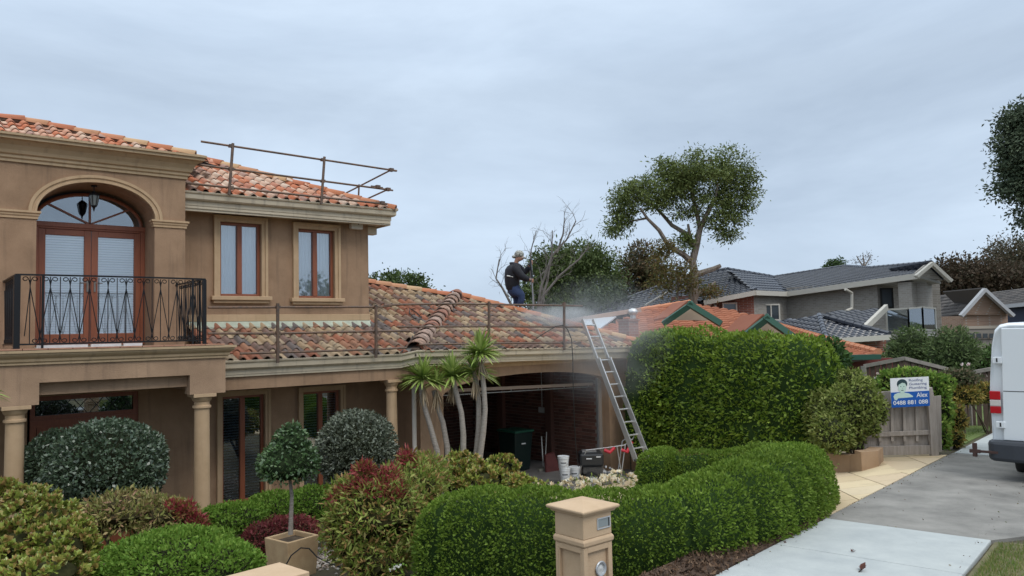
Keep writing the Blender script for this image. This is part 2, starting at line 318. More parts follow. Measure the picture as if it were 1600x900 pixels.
# driveway of tan stone pavers
dw=thing('driveway',None,None,(11,9,.5),kind='structure')
RW=[(13.05,6.35),(13.1,6.9),(14.4,13.2)]     # retaining wall line
def wallx(Y): return 13.1+(Y-6.7)*.2
def inside_drive(X,Y):
    s=(X-P0[0])*PN[0]+(Y-P0[1])*PN[1]
    return s>.0 and Y<12.45 and X<wallx(Y)+.3 and X>8.1+(Y-4.65)*.09 or (s>0 and s<2.0 and X>13 and X<15.5)
def clip_line(poly,n,c):   # keep n.p<=c
    out=[]
    for i in range(len(poly)):
        a=poly[i]; b=poly[(i+1)%len(poly)]; da=a@n-c; db=b@n-c
        if da<=0: out.append(a)
        if da*db<0: out.append(a+(b-a)*(da/(da-db)))
    return out
ua=math.radians(38); u1=np.array([math.cos(ua),math.sin(ua)]); u2=np.array([-math.sin(ua),math.cos(ua)])
PVM=ramp_mat('tan_paver',[(.55,.43,.27),(.60,.49,.33),(.50,.40,.26),(.62,.50,.32),(.57,.45,.30)],.85,'object',dirt=((.30,.24,.16),3,.55,.4),bump=.3)
cnt=0
for i in range(-8,24):
    for j in range(-14,20):
        w,h=.92,.6; c=P0+u1*((i+.5*(j%2))*w)+u2*(j*h); g=.008
        poly=[c+u1*a+u2*b for a,b in ((g,g),(w-g,g),(w-g,h-g),(g,h-g))]
        poly=clip_line(poly,-PN,-(P0@PN)-.03)
        if len(poly)<3: continue
        cc=sum(poly)/len(poly)
        if not inside_drive(*cc): continue
        if (poly[0]@PN-P0@PN)<0.02 and len(poly)<3: continue
        mb=MB(); mb.prism([(p[0],p[1],float(ground(min(p[0],wallx(p[1])-.02) if p[0]<wallx(p[1])+1.2 and p[1]>7.0 else p[0],p[1]))+.022) for p in poly],(0,0,-.06)); mb.build('paver',PVM,dw); cnt+=1
mb=MB(); mb.add([(7.8,4.6,float(ground(7.8,4.6))-.0),(15.4,6.2,float(zplane(15.4,6.2))),(15.4,7.5,float(zplane(15.4,7.5))),(13.2,7.2,float(ground(12.9,7.2)))],[(0,1,2,3)])
# garage floor & apron
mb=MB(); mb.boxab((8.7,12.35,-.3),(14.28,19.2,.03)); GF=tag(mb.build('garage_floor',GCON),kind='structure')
# ---------------------------------------------------------------- foliage helpers
def lump(Pn,seed,f):
    r=np.random.default_rng(seed); o=np.zeros(len(Pn))
    for k in range(5):
        d=r.normal(size=3); d/=np.linalg.norm(d); o+=np.sin(Pn@d*f*(1+.5*k)+r.uniform(0,6))*(.6**k)
    return o/2
def leaf_arrays(P,N,L,Wd,spread=.8,up=.2,rng=RNG,fold=.25,jit=.35,droop=0):
    n=len(P); rnd=rng.normal(size=(n,3)); D=N*1.0+rnd*spread; D[:,2]+=up-droop; D/=np.linalg.norm(D,axis=1)[:,None]+1e-9
    r2=rng.normal(size=(n,3)); Sd=np.cross(D,r2*.9+N*.0); Sd/=np.linalg.norm(Sd,axis=1)[:,None]+1e-9
    ll=L*(1+rng.uniform(-jit,jit,n))[:,None]; ww=Wd*(1+rng.uniform(-jit,jit,n))[:,None]; U=np.cross(Sd,D)
    a=P; b=P+D*ll*.5+Sd*ww*.5+U*ww*fold; c=P+D*ll; d=P+D*ll*.5-Sd*ww*.5+U*ww*fold
    V=np.stack([a,b,c,d],1).reshape(-1,3); Q=np.arange(4*n).reshape(-1,4); return V,Q
def leaves_obj(name,V,Q,m,parent=None,org=None,kind=None):
    og=ORG[parent.name] if parent is not None else np.array(org if org is not None else (0,0,0),float)
    o=bpy.data.objects.new(name,fast_mesh(name,V-og,Q,[m])); link(o,parent,og)
    if kind: o['kind']=kind
    return o
def ell_points(c,R,n,seed,zmin=-.75,lumpy=.09,f=2.5,depth=.18,rng=RNG):
    d=rng.normal(size=(int(n*1.5),3)); d/=np.linalg.norm(d,axis=1)[:,None]; d=d[d[:,2]>zmin][:n]
    r=1+lump(d*3,seed,f)*lumpy; r=r*(1-rng.random(len(d))**2*depth)
    R=np.array(R); P=np.array(c)+d*R*r[:,None]; N=d/R; N/=np.linalg.norm(N,axis=1)[:,None]; return P,N
CORE={}
def core_mat(c):  # dark filler for foliage cores: the shade inside is put into the colour
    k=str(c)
    if k not in CORE: CORE[k]=mat('shade_core_%d'%len(CORE),c,1.0,col2=tuple(v*1.4 for v in c),scale=30,spec=.05)
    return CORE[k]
def ico(c,R,seed=1,lumpy=.08,sub=3):
    import bmesh
    bm=bmesh.new(); bmesh.ops.create_icosphere(bm,subdivisions=sub,radius=1); P=np.array([v.co[:] for v in bm.verts]); F=[tuple(v.index for v in f.verts) for f in bm.faces]; bm.free()
    r=1+lump(P*3,seed,2.5)*lumpy; return np.array(c)+P*np.array(R)*r[:,None],F
def shrub(name,label,cat,blobs,leafm,L,Wd,dens=1.0,spread=.8,up=.2,core=(.02,.022,.012),group=None,zmin=-.75,lumpy=.09,f=2.5,base=None,extra=None,kind=None,depth=.22,stem=True,cs=.74,fold=.25):
    """blobs: (centre, radii). parts: foliage, solid dark core with the inner shade in its colour, stems"""
    allc=np.array([b[0] for b in blobs]); bs=base if base is not None else (allc[:,0].mean(),allc[:,1].mean(),float(ground(allc[:,0].mean(),allc[:,1].mean())))
    t=thing(name,label,cat,bs,group); Vs=[];Qs=[];o=0; cb=MB(); sb=MB()
    for i,(c,R) in enumerate(blobs):
        R=np.array(R,float)
        area=4*PI*((R[0]*R[1])**1.6/3+(R[0]*R[2])**1.6/3+(R[1]*R[2])**1.6/3)**(1/1.6)*.85
        n=int(area/(L*Wd)*2.7*dens); P,N=ell_points(c,R-L*.3,n,i*7+11,zmin,lumpy,f,depth)
        V,Q=leaf_arrays(P,N,L,Wd,spread,up,fold=fold); Vs.append(V);Qs.append(Q+o);o+=len(V)
        v,fc=ico(c,R*cs,i*7+11,lumpy); cb.add(v,fc)
        if stem:
            for k in range(3): sb.tube([np.array(bs)+np.array([random.uniform(-.08,.08),random.uniform(-.08,.08),-.05]),(np.array(bs)+np.array(c))/2+np.array([0,0,.05]),np.array(c)+np.array([random.uniform(-.3,.3)*R[0],random.uniform(-.3,.3)*R[1],0])],[.02,.015,.008],5)
    leaves_obj('foliage',np.concatenate(Vs),np.concatenate(Qs),leafm,t,kind='stuff')
    cb.build('shade_core',core_mat(core),t,smooth=True,fix=False)['kind']='stuff'
    if stem: sb.build('stem',mat('shrub_stem',(.10,.075,.05),.9),t,fix=False)
    return t
def hedge(name,label,path,leafm,L,Wd,dens=1,group=None,lumps=0,core=(.02,.038,.011),p=3.2,spread=.6,lumpy=.04,up=.15):
    """path rows: (x,y,zbottom,width,height)"""
    A=np.array(path,float); seg=np.linalg.norm(np.diff(A[:,:2],axis=0),axis=1); cum=np.concatenate([[0],np.cumsum(seg)]); T=cum[-1]
    def samp(s): return np.stack([np.interp(s,cum,A[:,k]) for k in range(5)],-1)
    def pos(s,ph,shrink=0):
        a=samp(s); e=.05; b=samp(np.clip(s+e,0,T))-samp(np.clip(s-e,0,T)); d=b[...,:2]; d=d/(np.linalg.norm(d,axis=-1,keepdims=True)+1e-9); nrm=np.stack([d[...,1],-d[...,0]],-1)
        # rounded ends
        ed=np.minimum(s,T-s); hw=a[...,3]/2; k=np.clip(ed/hw,0,1); endf=np.sqrt(np.clip(1-(1-k)**2,0.0,1))*.98+.02
        if lumps: endf=endf*(1-.14*(1-np.abs(np.sin(s*PI/lumps+.4+.35*np.sin(s*2.3))))**2.5)
        cs,sn=np.cos(ph),np.sin(ph); rr=(np.abs(cs)**p+np.abs(sn)**p)**(-1/p)
        w=(hw-shrink)*endf*rr*cs; hh=(a[...,4]-shrink)*(.35+.65*endf)*np.clip(rr*sn,0,None)
        h2=np.clip(rr*sn,-.02,1)*(a[...,4]-shrink)*(.45+.55*endf)
        return np.stack([a[...,0]+nrm[...,0]*w,a[...,1]+nrm[...,1]*w,a[...,2]+h2],-1)
    mid=samp(np.array([T/2]))[0]; t=thing(name,label,'hedge',(mid[0],mid[1],mid[2]),group)
    gir=A[:,3].mean()+2*A[:,4].mean(); n=int(T*gir/(L*Wd)*2.3*dens)
    ng=260; mg=90; gs=np.linspace(.001,T-.001,ng); gp_=np.linspace(.0,PI,mg); GS,GP=np.meshgrid(gs,gp_,indexing='ij'); GG=pos(GS.ravel(),GP.ravel()).reshape(ng,mg,3)
    ar=np.linalg.norm(np.cross(GG[1:,:-1]-GG[:-1,:-1],GG[:-1,1:]-GG[:-1,:-1]),axis=-1); pr0=ar.ravel()/ar.sum(); n=int(ar.sum()/(L*Wd)*1.75*dens)
    ci=RNG.choice(len(pr0),n,p=pr0); ii,jj=ci//(mg-1),ci%(mg-1); s=gs[ii]+RNG.random(n)*(gs[1]-gs[0]); ph=gp_[jj]+RNG.random(n)*(gp_[1]-gp_[0])
    P=pos(s,ph); e=.02; Pa=pos(np.clip(s+e,0,T),ph); Pb=pos(s,ph+e); N=np.cross(Pa-P,Pb-P); N/=np.linalg.norm(N,axis=1)[:,None]+1e-9
    cen=samp(s); outw=P-np.stack([cen[:,0],cen[:,1],cen[:,2]+cen[:,4]*.4],1); sg=np.sign((N*outw).sum(1)); N=N*sg[:,None]
    N=np.where(np.isfinite(N),N,0)+outw*.15
    N/=np.linalg.norm(N,axis=1)[:,None]+1e-9
    sh=RNG.random(n)<.012; P=P+N*(sh*RNG.uniform(.0,.07,n)*(L/.04)**.5)[:,None]
    P=P+N*(lump(P,5,4.0)[:,None]*lumpy+lump(P,9,17.0)[:,None]*lumpy*.45)+N*(-RNG.random(n)**2*.06)[:,None]-N*L*.4
    V,Q=leaf_arrays(P,N,L,Wd,spread,up); leaves_obj('foliage',V,Q,leafm,t,kind='stuff')
    ns=60; np_=14; ss=np.linspace(0.001,T-.001,ns); pp=np.linspace(0,PI,np_); SS,PP=np.meshgrid(ss,pp,indexing='ij'); G=pos(SS.ravel(),PP.ravel(),.11); mb=MB()
    mb.add(G,[(i*np_+j,i*np_+j+1,(i+1)*np_+j+1,(i+1)*np_+j) for i in range(ns-1) for j in range(np_-1)]); mb.build('shade_core',core_mat(core),t,smooth=True,fix=False)  # shrunken solid shell, coloured dark as the shaded inside, stops see-through
    return t
# ================================================================ the house
house=thing('house','two storey tan rendered house with arched balcony portico and clay tile roofs','house',(6,13.5,0))
YW=14.4
def hb(name,a,b,m=STUC,bevel=0): return MB().boxab(a,b).build(name,m,house,bevel=bevel)
def wall_holes(mb,x0,x1,z0,z1,y0,y1,holes):
    """front wall box between y0,y1 with rectangular openings (x0,x1,z0,z1)"""
    hs=sorted(holes); cx=x0
    for h in hs:
        if h[0]>cx: mb.boxab((cx,y0,z0),(h[0],y1,z1))
        if h[2]>z0: mb.boxab((h[0],y0,z0),(h[1],y1,h[2]))
        if h[3]<z1: mb.boxab((h[0],y0,h[3]),(h[1],y1,z1))
        cx=h[1]
    if cx<x1: mb.boxab((cx,y0,z0),(x1,y1,z1))
    return mb
def frame_rect(mb,x0,x1,z0,z1,y0,y1,w,wb=None):
    wb=wb or w
    mb.boxab((x0,y0,z0),(x0+w,y1,z1)); mb.boxab((x1-w,y0,z0),(x1,y1,z1)); mb.boxab((x0+w,y0,z1-w),(x1-w,y1,z1)); mb.boxab((x0+w,y0,z0),(x1-w,y1,z0+wb)); return mb
UW=[(4.72,5.50,4.27,5.66),(6.24,7.02,4.25,5.63)]
GW=[(4.76,5.56,.45,2.42),(6.32,7.12,.45,2.40)]
# upper storey wall
mb=MB(); wall_holes(mb,3.9,7.8,3.0,5.84,YW,YW+.25,UW); mb.build('upper_wall',STUC,house)
hb('side_wall',(7.56,YW+.25,0),(7.8,20,5.84)); 
# ground floor wall behind the verandah
mb=MB(); wall_holes(mb,1.0,8.45,-.3,3.0,YW,YW+.25,[(1.72,3.35,-.3,2.62)]+GW); 
mb.build('lower_wall',STUC,house)
def window(x0,x1,z0,z1,y,trimw,sill=True,blind='curtain',split=.5,deep=.10):
    w=MB(); frame_rect(w,x0,x1,z0,z1,y+.06,y+.14,.05)
    xm=x0+(x1-x0)*split
    w.boxab((xm-.045,y+.05,z0+.05),(xm+.045,y+.14,z1-.05))
    fr=w.build('window',WOOD,house,bevel=.006)
    for a,b in ((x0+.05,xm-.045),(xm+.045,x1-.05)):
        MB().boxab((a,y+.10,z0+.05),(b,y+.106,z1-.05)).build('pane',GLASS if blind=='curtain' else GLASSD,fr)
    if blind=='curtain': 
        c=MB(); n=26; xs=np.linspace(x0+.04,x1-.04,n*2+1); vs=[];fs=[]
        for i,xx in enumerate(xs): vs+= [(xx,y+.15+.007*math.sin(i*1.3),z0),(xx,y+.15+.007*math.sin(i*1.3),z1)]
        fs=[(2*i,2*i+2,2*i+3,2*i+1) for i in range(len(xs)-1)]; c.add(vs,fs); c.build('curtain',CURT,fr,fix=False)
    else:
        c=MB(); z=z0+.02
        while z<z1-.05: c.frame((x0+.05,y+.14,z),(1,0,0),(0,.8,.55),(0,-.55,.8),(0,-.022,0),(x1-x0-.1,.022,.002)); z+=.05
        b=c.build('blind',mat('blind_grey',(.50,.56,.62),.6),fr,fix=False); b['kind']='stuff'
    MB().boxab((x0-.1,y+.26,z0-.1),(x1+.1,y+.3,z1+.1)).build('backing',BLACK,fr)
    t=MB(); tw=trimw
    frame_rect(t,x0-tw,x1+tw,z0-(0 if sill else tw),z1+tw,y-.045,y+.0,tw-.0)
    t2=MB(); frame_rect(t2,x0-tw-.0,x1+tw,z0-(0 if sill else tw),z1+tw,y-.065,y-.045,.055)
    # only head and jambs
    tt=MB(); tt.boxab((x0-tw,y-.045,z0),(x0,y-.001,z1+tw)); tt.boxab((x1,y-.045,z0),(x1+tw,y-.001,z1+tw)); tt.boxab((x0,y-.045,z1),(x1,y-.001,z1+tw))
    e=.05; tt.boxab((x0-tw,y-.07,z0),(x0-tw+e,y-.045,z1+tw)); tt.boxab((x1+tw-e,y-.07,z0),(x1+tw,y-.045,z1+tw)); tt.boxab((x0-tw+e,y-.07,z1+tw-e),(x1+tw-e,y-.045,z1+tw))
    tt.build('window_trim',TRIM,fr)
    if sill:
        q=MB(); q.boxab((x0-tw-.06,y-.13,z0-.075),(x1+tw+.06,y+.0,z0-.0)); q.boxab((x0-tw-.02,y-.085,z0-.13),(x1+tw+.02,y+.0,z0-.077)); q.build('sill',TRIM,fr,bevel=.01)
    return fr
for h in UW: window(*h,YW,.115)
for h in GW: window(*h,YW,.10,sill=False,blind='blind',split=.5)
# base band and flashing above the lower roof
MB().boxab((4.16,YW-.03,3.80),(7.815,YW-.001,3.93)).build('base_band',TRIM,house,bevel=.008)
fl=MB(); fl.prism([(4.16,YW-.02,3.80),(7.82,YW-.02,3.80),(7.82,YW-.16,3.70),(4.16,YW-.16,3.70)],(0,0,-.03)); fl.build('lead_flashing',mat('flashing',(.33,.36,.29),.7,col2=(.45,.48,.38),scale=7),house)
# ---- portico
XC0,XC1=-2.6,4.14
mb=MB()
mb.boxab((XC0,12.35,2.94),(XC1,12.62,3.19)); mb.boxab((XC0,12.35,2.64),(1.61,12.62,2.94)); mb.boxab((3.6,12.35,2.64),(XC1,12.62,2.94)); mb.boxab((1.61,12.50,2.76),(3.6,12.62,2.94))
mb.boxab((XC1-.27,12.62,2.64),(XC1,YW,3.19)); mb.build('portico_beam',STUCL,house)
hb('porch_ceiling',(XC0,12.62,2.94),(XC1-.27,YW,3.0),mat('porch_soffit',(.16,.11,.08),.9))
PROF=[(0,3.19),(.03,3.19),(.03,3.215),(.05,3.235),(.055,3.27),(.09,3.30),(.11,3.325),(.11,3.345),(.135,3.35),(.135,3.385),(0,3.385)]
MB().moulding([(XC0,12.35),(XC1,12.35),(XC1,YW)],PROF).build('balcony_cornice',CORN,house)
hb('balcony_floor',(XC0,12.36,3.30),(XC1-.01,13.9,3.392),mat('balcony_tile',(.26,.10,.06),.6,col2=(.32,.14,.09),scale=9))
# small terracotta edge tiles along the balcony
for i in range(22): MB().boxab((-2.5+i*.3,12.24,3.392),(-2.5+i*.3+.29,12.55,3.412)).build('edge_tile',mat('balcony_edge_tile',(.34,.16,.10),.6,col2=(.42,.24,.16),scale=5),house)
# arched wall
def arch_piece(mb,xa,xb,zs,rise,ztop,y0,y1,n=28):
    xc=(xa+xb)/2; a=(xb-xa)/2; th=np.linspace(PI,0,n+1); xs=xc+a*np.cos(th); zz=zs+rise*np.sin(th)
    for i in range(n): mb.prism([(xs[i],y0,zz[i]),(xs[i+1],y0,zz[i+1]),(xs[i+1],y0,ztop),(xs[i],y0,ztop)],(0,y1-y0,0))
AX0,AX1,ASP,ARI=1.735,3.445,5.5,.545; YA=13.8
mb=MB(); mb.boxab((XC0,YA,3.39),(AX0,YW+.3,6.35)); mb.boxab((AX1,YA,3.39),(3.94,YW+.3,6.35)); arch_piece(mb,AX0,AX1,ASP,ARI,6.35,YA,YW+.3); mb.build('arch_wall',STUC,house,fix=True)
# imposts and archivolt
IMP=[(0,5.40),(.02,5.40),(.02,5.43),(.035,5.45),(.035,5.475),(.055,5.49),(.055,5.52),(0,5.52)]
MB().moulding([(AX1,YA+.12),(AX1,YA),(3.94,YA),(3.94,YA+.4)],IMP).build('impost',TRIM,house)
MB().moulding([(XC0,YA),(AX0,YA),(AX0,YA+.12)],IMP).build('impost',TRIM,house)
def archivolt(xa,xb,zs,rise,y,w,t):
    mb=MB(); xc=(xa+xb)/2; a=(xb-xa)/2; th=np.linspace(PI,0,41)
    prof=[(0,0),(0,.05),(.03,.05),(.035,.035),(.065,.035),(.07,.055),(w,.055),(w,0)]
    for i,tt in enumerate(th):
        nx,nz=math.cos(tt)/a,math.sin(tt)/rise; L=math.hypot(nx,nz); nx/=L;nz/=L
        for (o,d) in prof: mb.v.append((xc+a*math.cos(tt)+nx*o,y-d,zs+rise*math.sin(tt)+nz*o))
    k=len(prof)
    for i in range(40):
        for j in range(k): j2=(j+1)%k; mb.f.append((i*k+j,i*k+j2,(i+1)*k+j2,(i+1)*k+j))
    return mb
archivolt(AX0,AX1,5.52,ARI-.01,YA,.115,.05).build('archivolt',TRIM,house)
PROF=[(0,6.26),(.03,6.26),(.03,6.30),(.055,6.32),(.055,6.36),(.085,6.38),(.10,6.43),(.14,6.50),(.20,6.555),(.25,6.57),(.25,6.615),(.28,6.62),(.28,6.655),(0,6.655)]
MB().moulding([(XC0,YA),(3.94,YA),(3.94,YA+3)],PROF).build('portico_cornice',CORN,house)
# balcony doors with fanlight
yd=YW+.02
dm=MB(); frame_rect(dm,AX0+.04,AX1-.0,3.42,5.42,yd,yd+.12,.07); dm.boxab((AX0+.0,yd-.02,5.38),(AX1,yd+.12,5.46)); DF=dm.build('door_frame',WOOD,house,bevel=.006)
xm=(AX0+.04+AX1)/2
for i,(a,b) in enumerate(((AX0+.11,xm-.004),(xm+.004,AX1-.07))):
    d=MB(); frame_rect(d,a,b,3.49,5.35,yd+.02,yd+.09,.10 if 1 else 0,.13); dd=d.build('balcony_door',WOOD,house,bevel=.006)
    MB().boxab((a+.1,yd+.05,3.62),(b-.1,yd+.056,5.25)).build('pane',GLASS,dd)
    h=MB(); hx=b-.05 if i==0 else a+.05; h.boxab((hx-.014,yd-.0,4.32),(hx+.014,yd+.02,4.50)); h.bar((hx,yd-.03,4.47),(hx+(-.11 if i==0 else .11),yd-.035,4.465),.014); h.build('handle',mat('door_steel',(.22,.2,.18),.4,metal=.6),dd)
    c=MB(); z=3.64
    while z<5.25: c.frame((a+.1,yd+.064,z),(1,0,0),(0,.55,.83),(0,-.83,.55),(0,-.021,0),(b-a-.2,.021,.002)); z+=.042
    bb=c.build('blind',BLIND,dd,fix=False); bb['kind']='stuff'
    MB().boxab((a+.02,yd+.11,3.5),(b-.02,yd+.12,5.36)).build('backing',mat('blind_back',(.7,.74,.75),.9),dd)
fa=MB(); xc=(AX0+AX1)/2
for k in (0,1):
    arc=[(xc+(.80-.0*k)*math.cos(t),yd+.05,5.46+.50*math.sin(t)) for t in np.linspace(PI,0,25)]
fa.tube(arc,.03,6)
for t in (math.radians(142),math.radians(90),math.radians(38)): fa.bar((xc,yd+.05,5.46),(xc+.80*math.cos(t),yd+.05,5.46+.5*math.sin(t)),.03,.04,up=(0,1,0))
FL=fa.build('fanlight',WOOD,house)
g=MB(); g.prism([(xc+.80*math.cos(t),yd+.06,5.46+.50*math.sin(t)) for t in np.linspace(PI,0,25)],(0,.005,0)); g.build('pane',GLASSD,FL)
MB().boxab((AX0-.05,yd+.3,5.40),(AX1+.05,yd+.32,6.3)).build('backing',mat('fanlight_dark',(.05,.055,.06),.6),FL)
# entry door on the ground floor
ed=MB(); frame_rect(ed,1.76,3.35,0,2.22,YW+.05,YW+.15,.09); ed.boxab((1.76,YW+.03,2.16),(3.35,YW+.16,2.24)); frame_rect(ed,1.76,3.35,2.24,2.62,YW+.05,YW+.15,.07); ED=ed.build('door_frame',WOOD,house)
for a,b in ((1.86,2.54),(2.56,3.25)):
    d=MB(); d.boxab((a,YW+.08,0.02),(b,YW+.12,1.25)); frame_rect(d,a,b,1.25,2.14,YW+.07,YW+.13,.12); d1=d.build('entry_door',WOOD,house)
    MB().boxab((a+.12,YW+.10,1.37),(b-.12,YW+.106,2.02)).build('pane',GLASSD,d1)
    q=MB()
    for k in range(1,4): xx=a+.12+(b-a-.24)*k/4; q.boxab((xx-.008,YW+.09,1.37),(xx+.008,YW+.099,2.02))
    for k in range(1,5): zz=1.37+.65*k/5; q.boxab((a+.12,YW+.088,zz-.008),(b-.12,YW+.098,zz+.008))
    q.build('lead_bars',IRON,d1)
MB().boxab((1.84,YW+.1,2.31),(3.27,YW+.106,2.55)).build('pane',GLASSD,ED)
q=MB(); 
for k in range(6): q.bar((1.9+k*.24,YW+.095,2.31),(2.1+k*.24,YW+.095,2.55),.01); q.bar((2.1+k*.24,YW+.09,2.31),(1.9+k*.24,YW+.09,2.55),.01)
q.build('lead_bars',IRON,ED)
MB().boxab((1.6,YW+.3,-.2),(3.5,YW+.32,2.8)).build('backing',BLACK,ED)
# columns
def column(x,y,ztop,r=.125,zb=-.3):
    m=MB(); m.lathe((x,y,0),[(r*1.6,zb),(r*1.6,zb+.12),(r*1.08,zb+.16),(r*1.02,zb+.2),(r,zb+.9),(r*.90,ztop-.25),(r*.90,ztop-.235),(r*1.10,ztop-.225),(r*1.12,ztop-.205),(r*1.10,ztop-.19),(r*.93,ztop-.18),(r*.93,ztop-.13),(r*1.1,ztop-.11),(r*1.28,ztop-.055)],28)
    c=m.build('column',TRIM,house,smooth=True)
    MB().boxab((x-r*1.38,y-r*1.38,ztop-.055),(x+r*1.38,y+r*1.38,ztop)).build('capital',TRIM,c,bevel=.006)
column(3.83,12.52,2.64); column(1.35,12.52,2.64); column(-1.6,12.52,2.64); column(7.62,13.2,2.62,.115)
# verandah beam, soffit, gutter
mb=MB(); mb.boxab((4.14,13.08,2.62),(8.32,13.3,2.9)); mb.build('verandah_beam',STUC,house)
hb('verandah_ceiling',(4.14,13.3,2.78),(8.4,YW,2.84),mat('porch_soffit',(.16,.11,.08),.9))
GPROF=[(-.02,-.20),(.0,-.20),(.0,-.115),(.05,-.115),(.075,-.09),(.08,-.01),(.105,.005),(.112,.032),(.095,.04),(.088,.01),(-.02,.0)]
FPROF=[(-.04,-.24),(-.012,-.24),(-.012,-.10),(-.04,-.10)]
gp=[(4.14,13.02,3.08),(7.72,13.02,3.08),(8.02,12.92,3.14),(14.95,12.92,3.02),(14.95,20,3.02)]
MB().moulding(gp,GPROF).build('gutter',GUT,house); MB().moulding(gp,FPROF).build('fascia',GUT,house)
gp=[(3.5,13.98,6.05),(8.12,13.98,6.07),(8.12,20,6.07)]
MB().moulding(gp,GPROF).build('gutter',GUT,house); MB().moulding(gp,[(-.04,-.30),(-.012,-.30),(-.012,-.08),(-.04,-.08)]).build('fascia',GUT,house)
mb=MB(); mb.boxab((3.94,13.97,5.80),(8.09,YW,5.83)); mb.boxab((7.8,YW,5.80),(8.09,20,5.83)); mb.build('soffit',GUT,house)
mb=MB(); mb.boxab((8.05,12.95,2.85),(14.9,13.25,2.87)); mb.build('soffit',GUT,house)
# wall vent at the corner and security box
t=MB(); t.boxab((7.8,14.42,5.62),(8.02,14.6,5.77)); t.build('pipe_bracket',GUT,house)
# ---- garage wing
YG=13.25
mb=MB(); GA0,GA1=8.86,13.72
mb.boxab((8.30,YG,-.3),(GA0,YG+.25,3.0)); mb.boxab((GA1,YG,-.3),(14.4,YG+.25,3.0)); arch_piece(mb,GA0,GA1,2.2,.36,3.0,YG,YG+.25,30)
mb.boxab((8.30,YG+.25,-.3),(8.55,19.2,3.0)); mb.boxab((14.15,YG+.25,-.3),(14.4,19.2,3.0)); mb.build('garage_wall',STUCL,house)
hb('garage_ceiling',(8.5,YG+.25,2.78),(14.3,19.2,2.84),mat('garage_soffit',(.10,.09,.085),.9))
MB().moulding([(8.30,YG+.6),(8.30,YG),(14.4,YG)],[(0,2.74),(.03,2.74),(.04,2.78),(.04,2.85),(0,2.85)]).build('garage_frieze',TRIM,house)
# garage brick lining: bricks one by one on the right wall, nearest ones first
BRM=mat('garage_mortar',(.26,.225,.195),.95); XB=13.62
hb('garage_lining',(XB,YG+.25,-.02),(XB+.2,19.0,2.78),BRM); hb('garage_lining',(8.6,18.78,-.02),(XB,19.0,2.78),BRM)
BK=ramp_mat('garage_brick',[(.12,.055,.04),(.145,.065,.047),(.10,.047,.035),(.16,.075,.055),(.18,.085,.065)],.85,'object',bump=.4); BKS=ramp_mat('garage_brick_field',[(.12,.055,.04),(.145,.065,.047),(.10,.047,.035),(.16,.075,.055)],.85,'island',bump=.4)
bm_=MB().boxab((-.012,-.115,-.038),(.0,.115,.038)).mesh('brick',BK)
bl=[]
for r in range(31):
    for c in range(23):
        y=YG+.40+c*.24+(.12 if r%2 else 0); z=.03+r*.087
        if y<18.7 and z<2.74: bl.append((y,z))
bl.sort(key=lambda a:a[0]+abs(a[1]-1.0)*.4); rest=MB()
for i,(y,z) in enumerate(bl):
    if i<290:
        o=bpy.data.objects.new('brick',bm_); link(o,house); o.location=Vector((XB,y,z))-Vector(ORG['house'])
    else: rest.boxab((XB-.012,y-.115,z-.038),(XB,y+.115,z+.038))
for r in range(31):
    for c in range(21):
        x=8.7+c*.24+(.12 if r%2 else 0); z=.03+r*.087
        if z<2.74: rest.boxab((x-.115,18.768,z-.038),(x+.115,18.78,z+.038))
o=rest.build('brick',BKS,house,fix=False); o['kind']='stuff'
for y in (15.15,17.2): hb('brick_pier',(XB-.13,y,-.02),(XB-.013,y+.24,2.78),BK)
# steel door track, timber pelmet hanging under the arch, door rail
m=MB(); m.boxab((13.60,YG+.27,0),(13.66,YG+.33,2.3)); m.build('door_track',GALV,house)
m=MB(); m.bar(onY(690,611,YG+.45),onY(945,599,YG+.45),.05,.07); m.build('door_pelmet',mat('pelmet_timber',(.33,.25,.2),.7),house)
m=MB(); a=onY(690,618,YG+.5); b=onY(945,603,YG+.5); m.bar(a,b,.02,.02)
for k in range(6):
    p=a+(b-a)*(k+.3)/6; m.bar(p,p+np.array([0,0,.07]),.02)
m.build('door_rail',GALV,house)
# downpipe
m=MB(); m.tube([(8.12,13.0,2.95),(8.12,13.18,2.7),(8.12,13.2,0)],.045,10); m.build('downpipe',mat('pipe_cream',(.62,.58,.52),.5),house,smooth=True)
# ---- roofs
def roof_plane(poly,name='roof',thick=.05,dz=-.03):
    m=MB(); m.prism([(p[0],p[1],p[2]+dz) for p in poly],(0,0,-thick)); return m.build(name,UNDER,house)
K=.443
lowmain=[(4.14,12.98,3.10),(7.78,12.98,3.10),(10.95,15.95,4.40),(8.9,16.7,4.74),(7.8,17.2,4.96),(7.8,14.42,3.73),(4.14,14.42,3.73)]
apex=(11.2,16.05,4.42)
glef=[(7.9,12.98,3.12),(apex[0]-.05,apex[1],apex[2]),(10.8,16.0,4.40),(7.78,12.98,3.10)]
gfro=[(7.95,12.85,3.14),(14.98,12.85,3.03),apex]
grig=[(14.98,12.85,3.03),(14.98,20,3.03),(11.2,20,4.42),apex]
hipU=[(8.2,13.92,6.07),(4.55,16.95,7.42)]
upf=[(3.4,13.92,6.07),hipU[0],hipU[1],(3.4,16.95,7.42)]
upr=[hipU[0],(8.2,22,6.07),(4.55,19,7.42),hipU[1]]
_z0=onY(150,226,15.2)[2]
def onroof(x,y):
    r=ray(x,y); t=(_z0-ZC-.443*15.2)/(r[2]-.443*r[1]); return tuple(C0+r*t)
PA=onroof(306,246); PB=onroof(38,192); PCc=onroof(-90,194)
pf=[(PA[0]-7,PA[1]-.35,PA[2]-.155),(PA[0]+.25,PA[1]-.35,PA[2]-.155),PA,PB,(PA[0]-7,PB[1],PB[2])]
pr=[(PA[0],PA[1],PA[2]-.02),(PA[0]+.2,PA[1]+3,PA[2]-.02),(PB[0],PB[1]+1.5,PB[2]),PB]
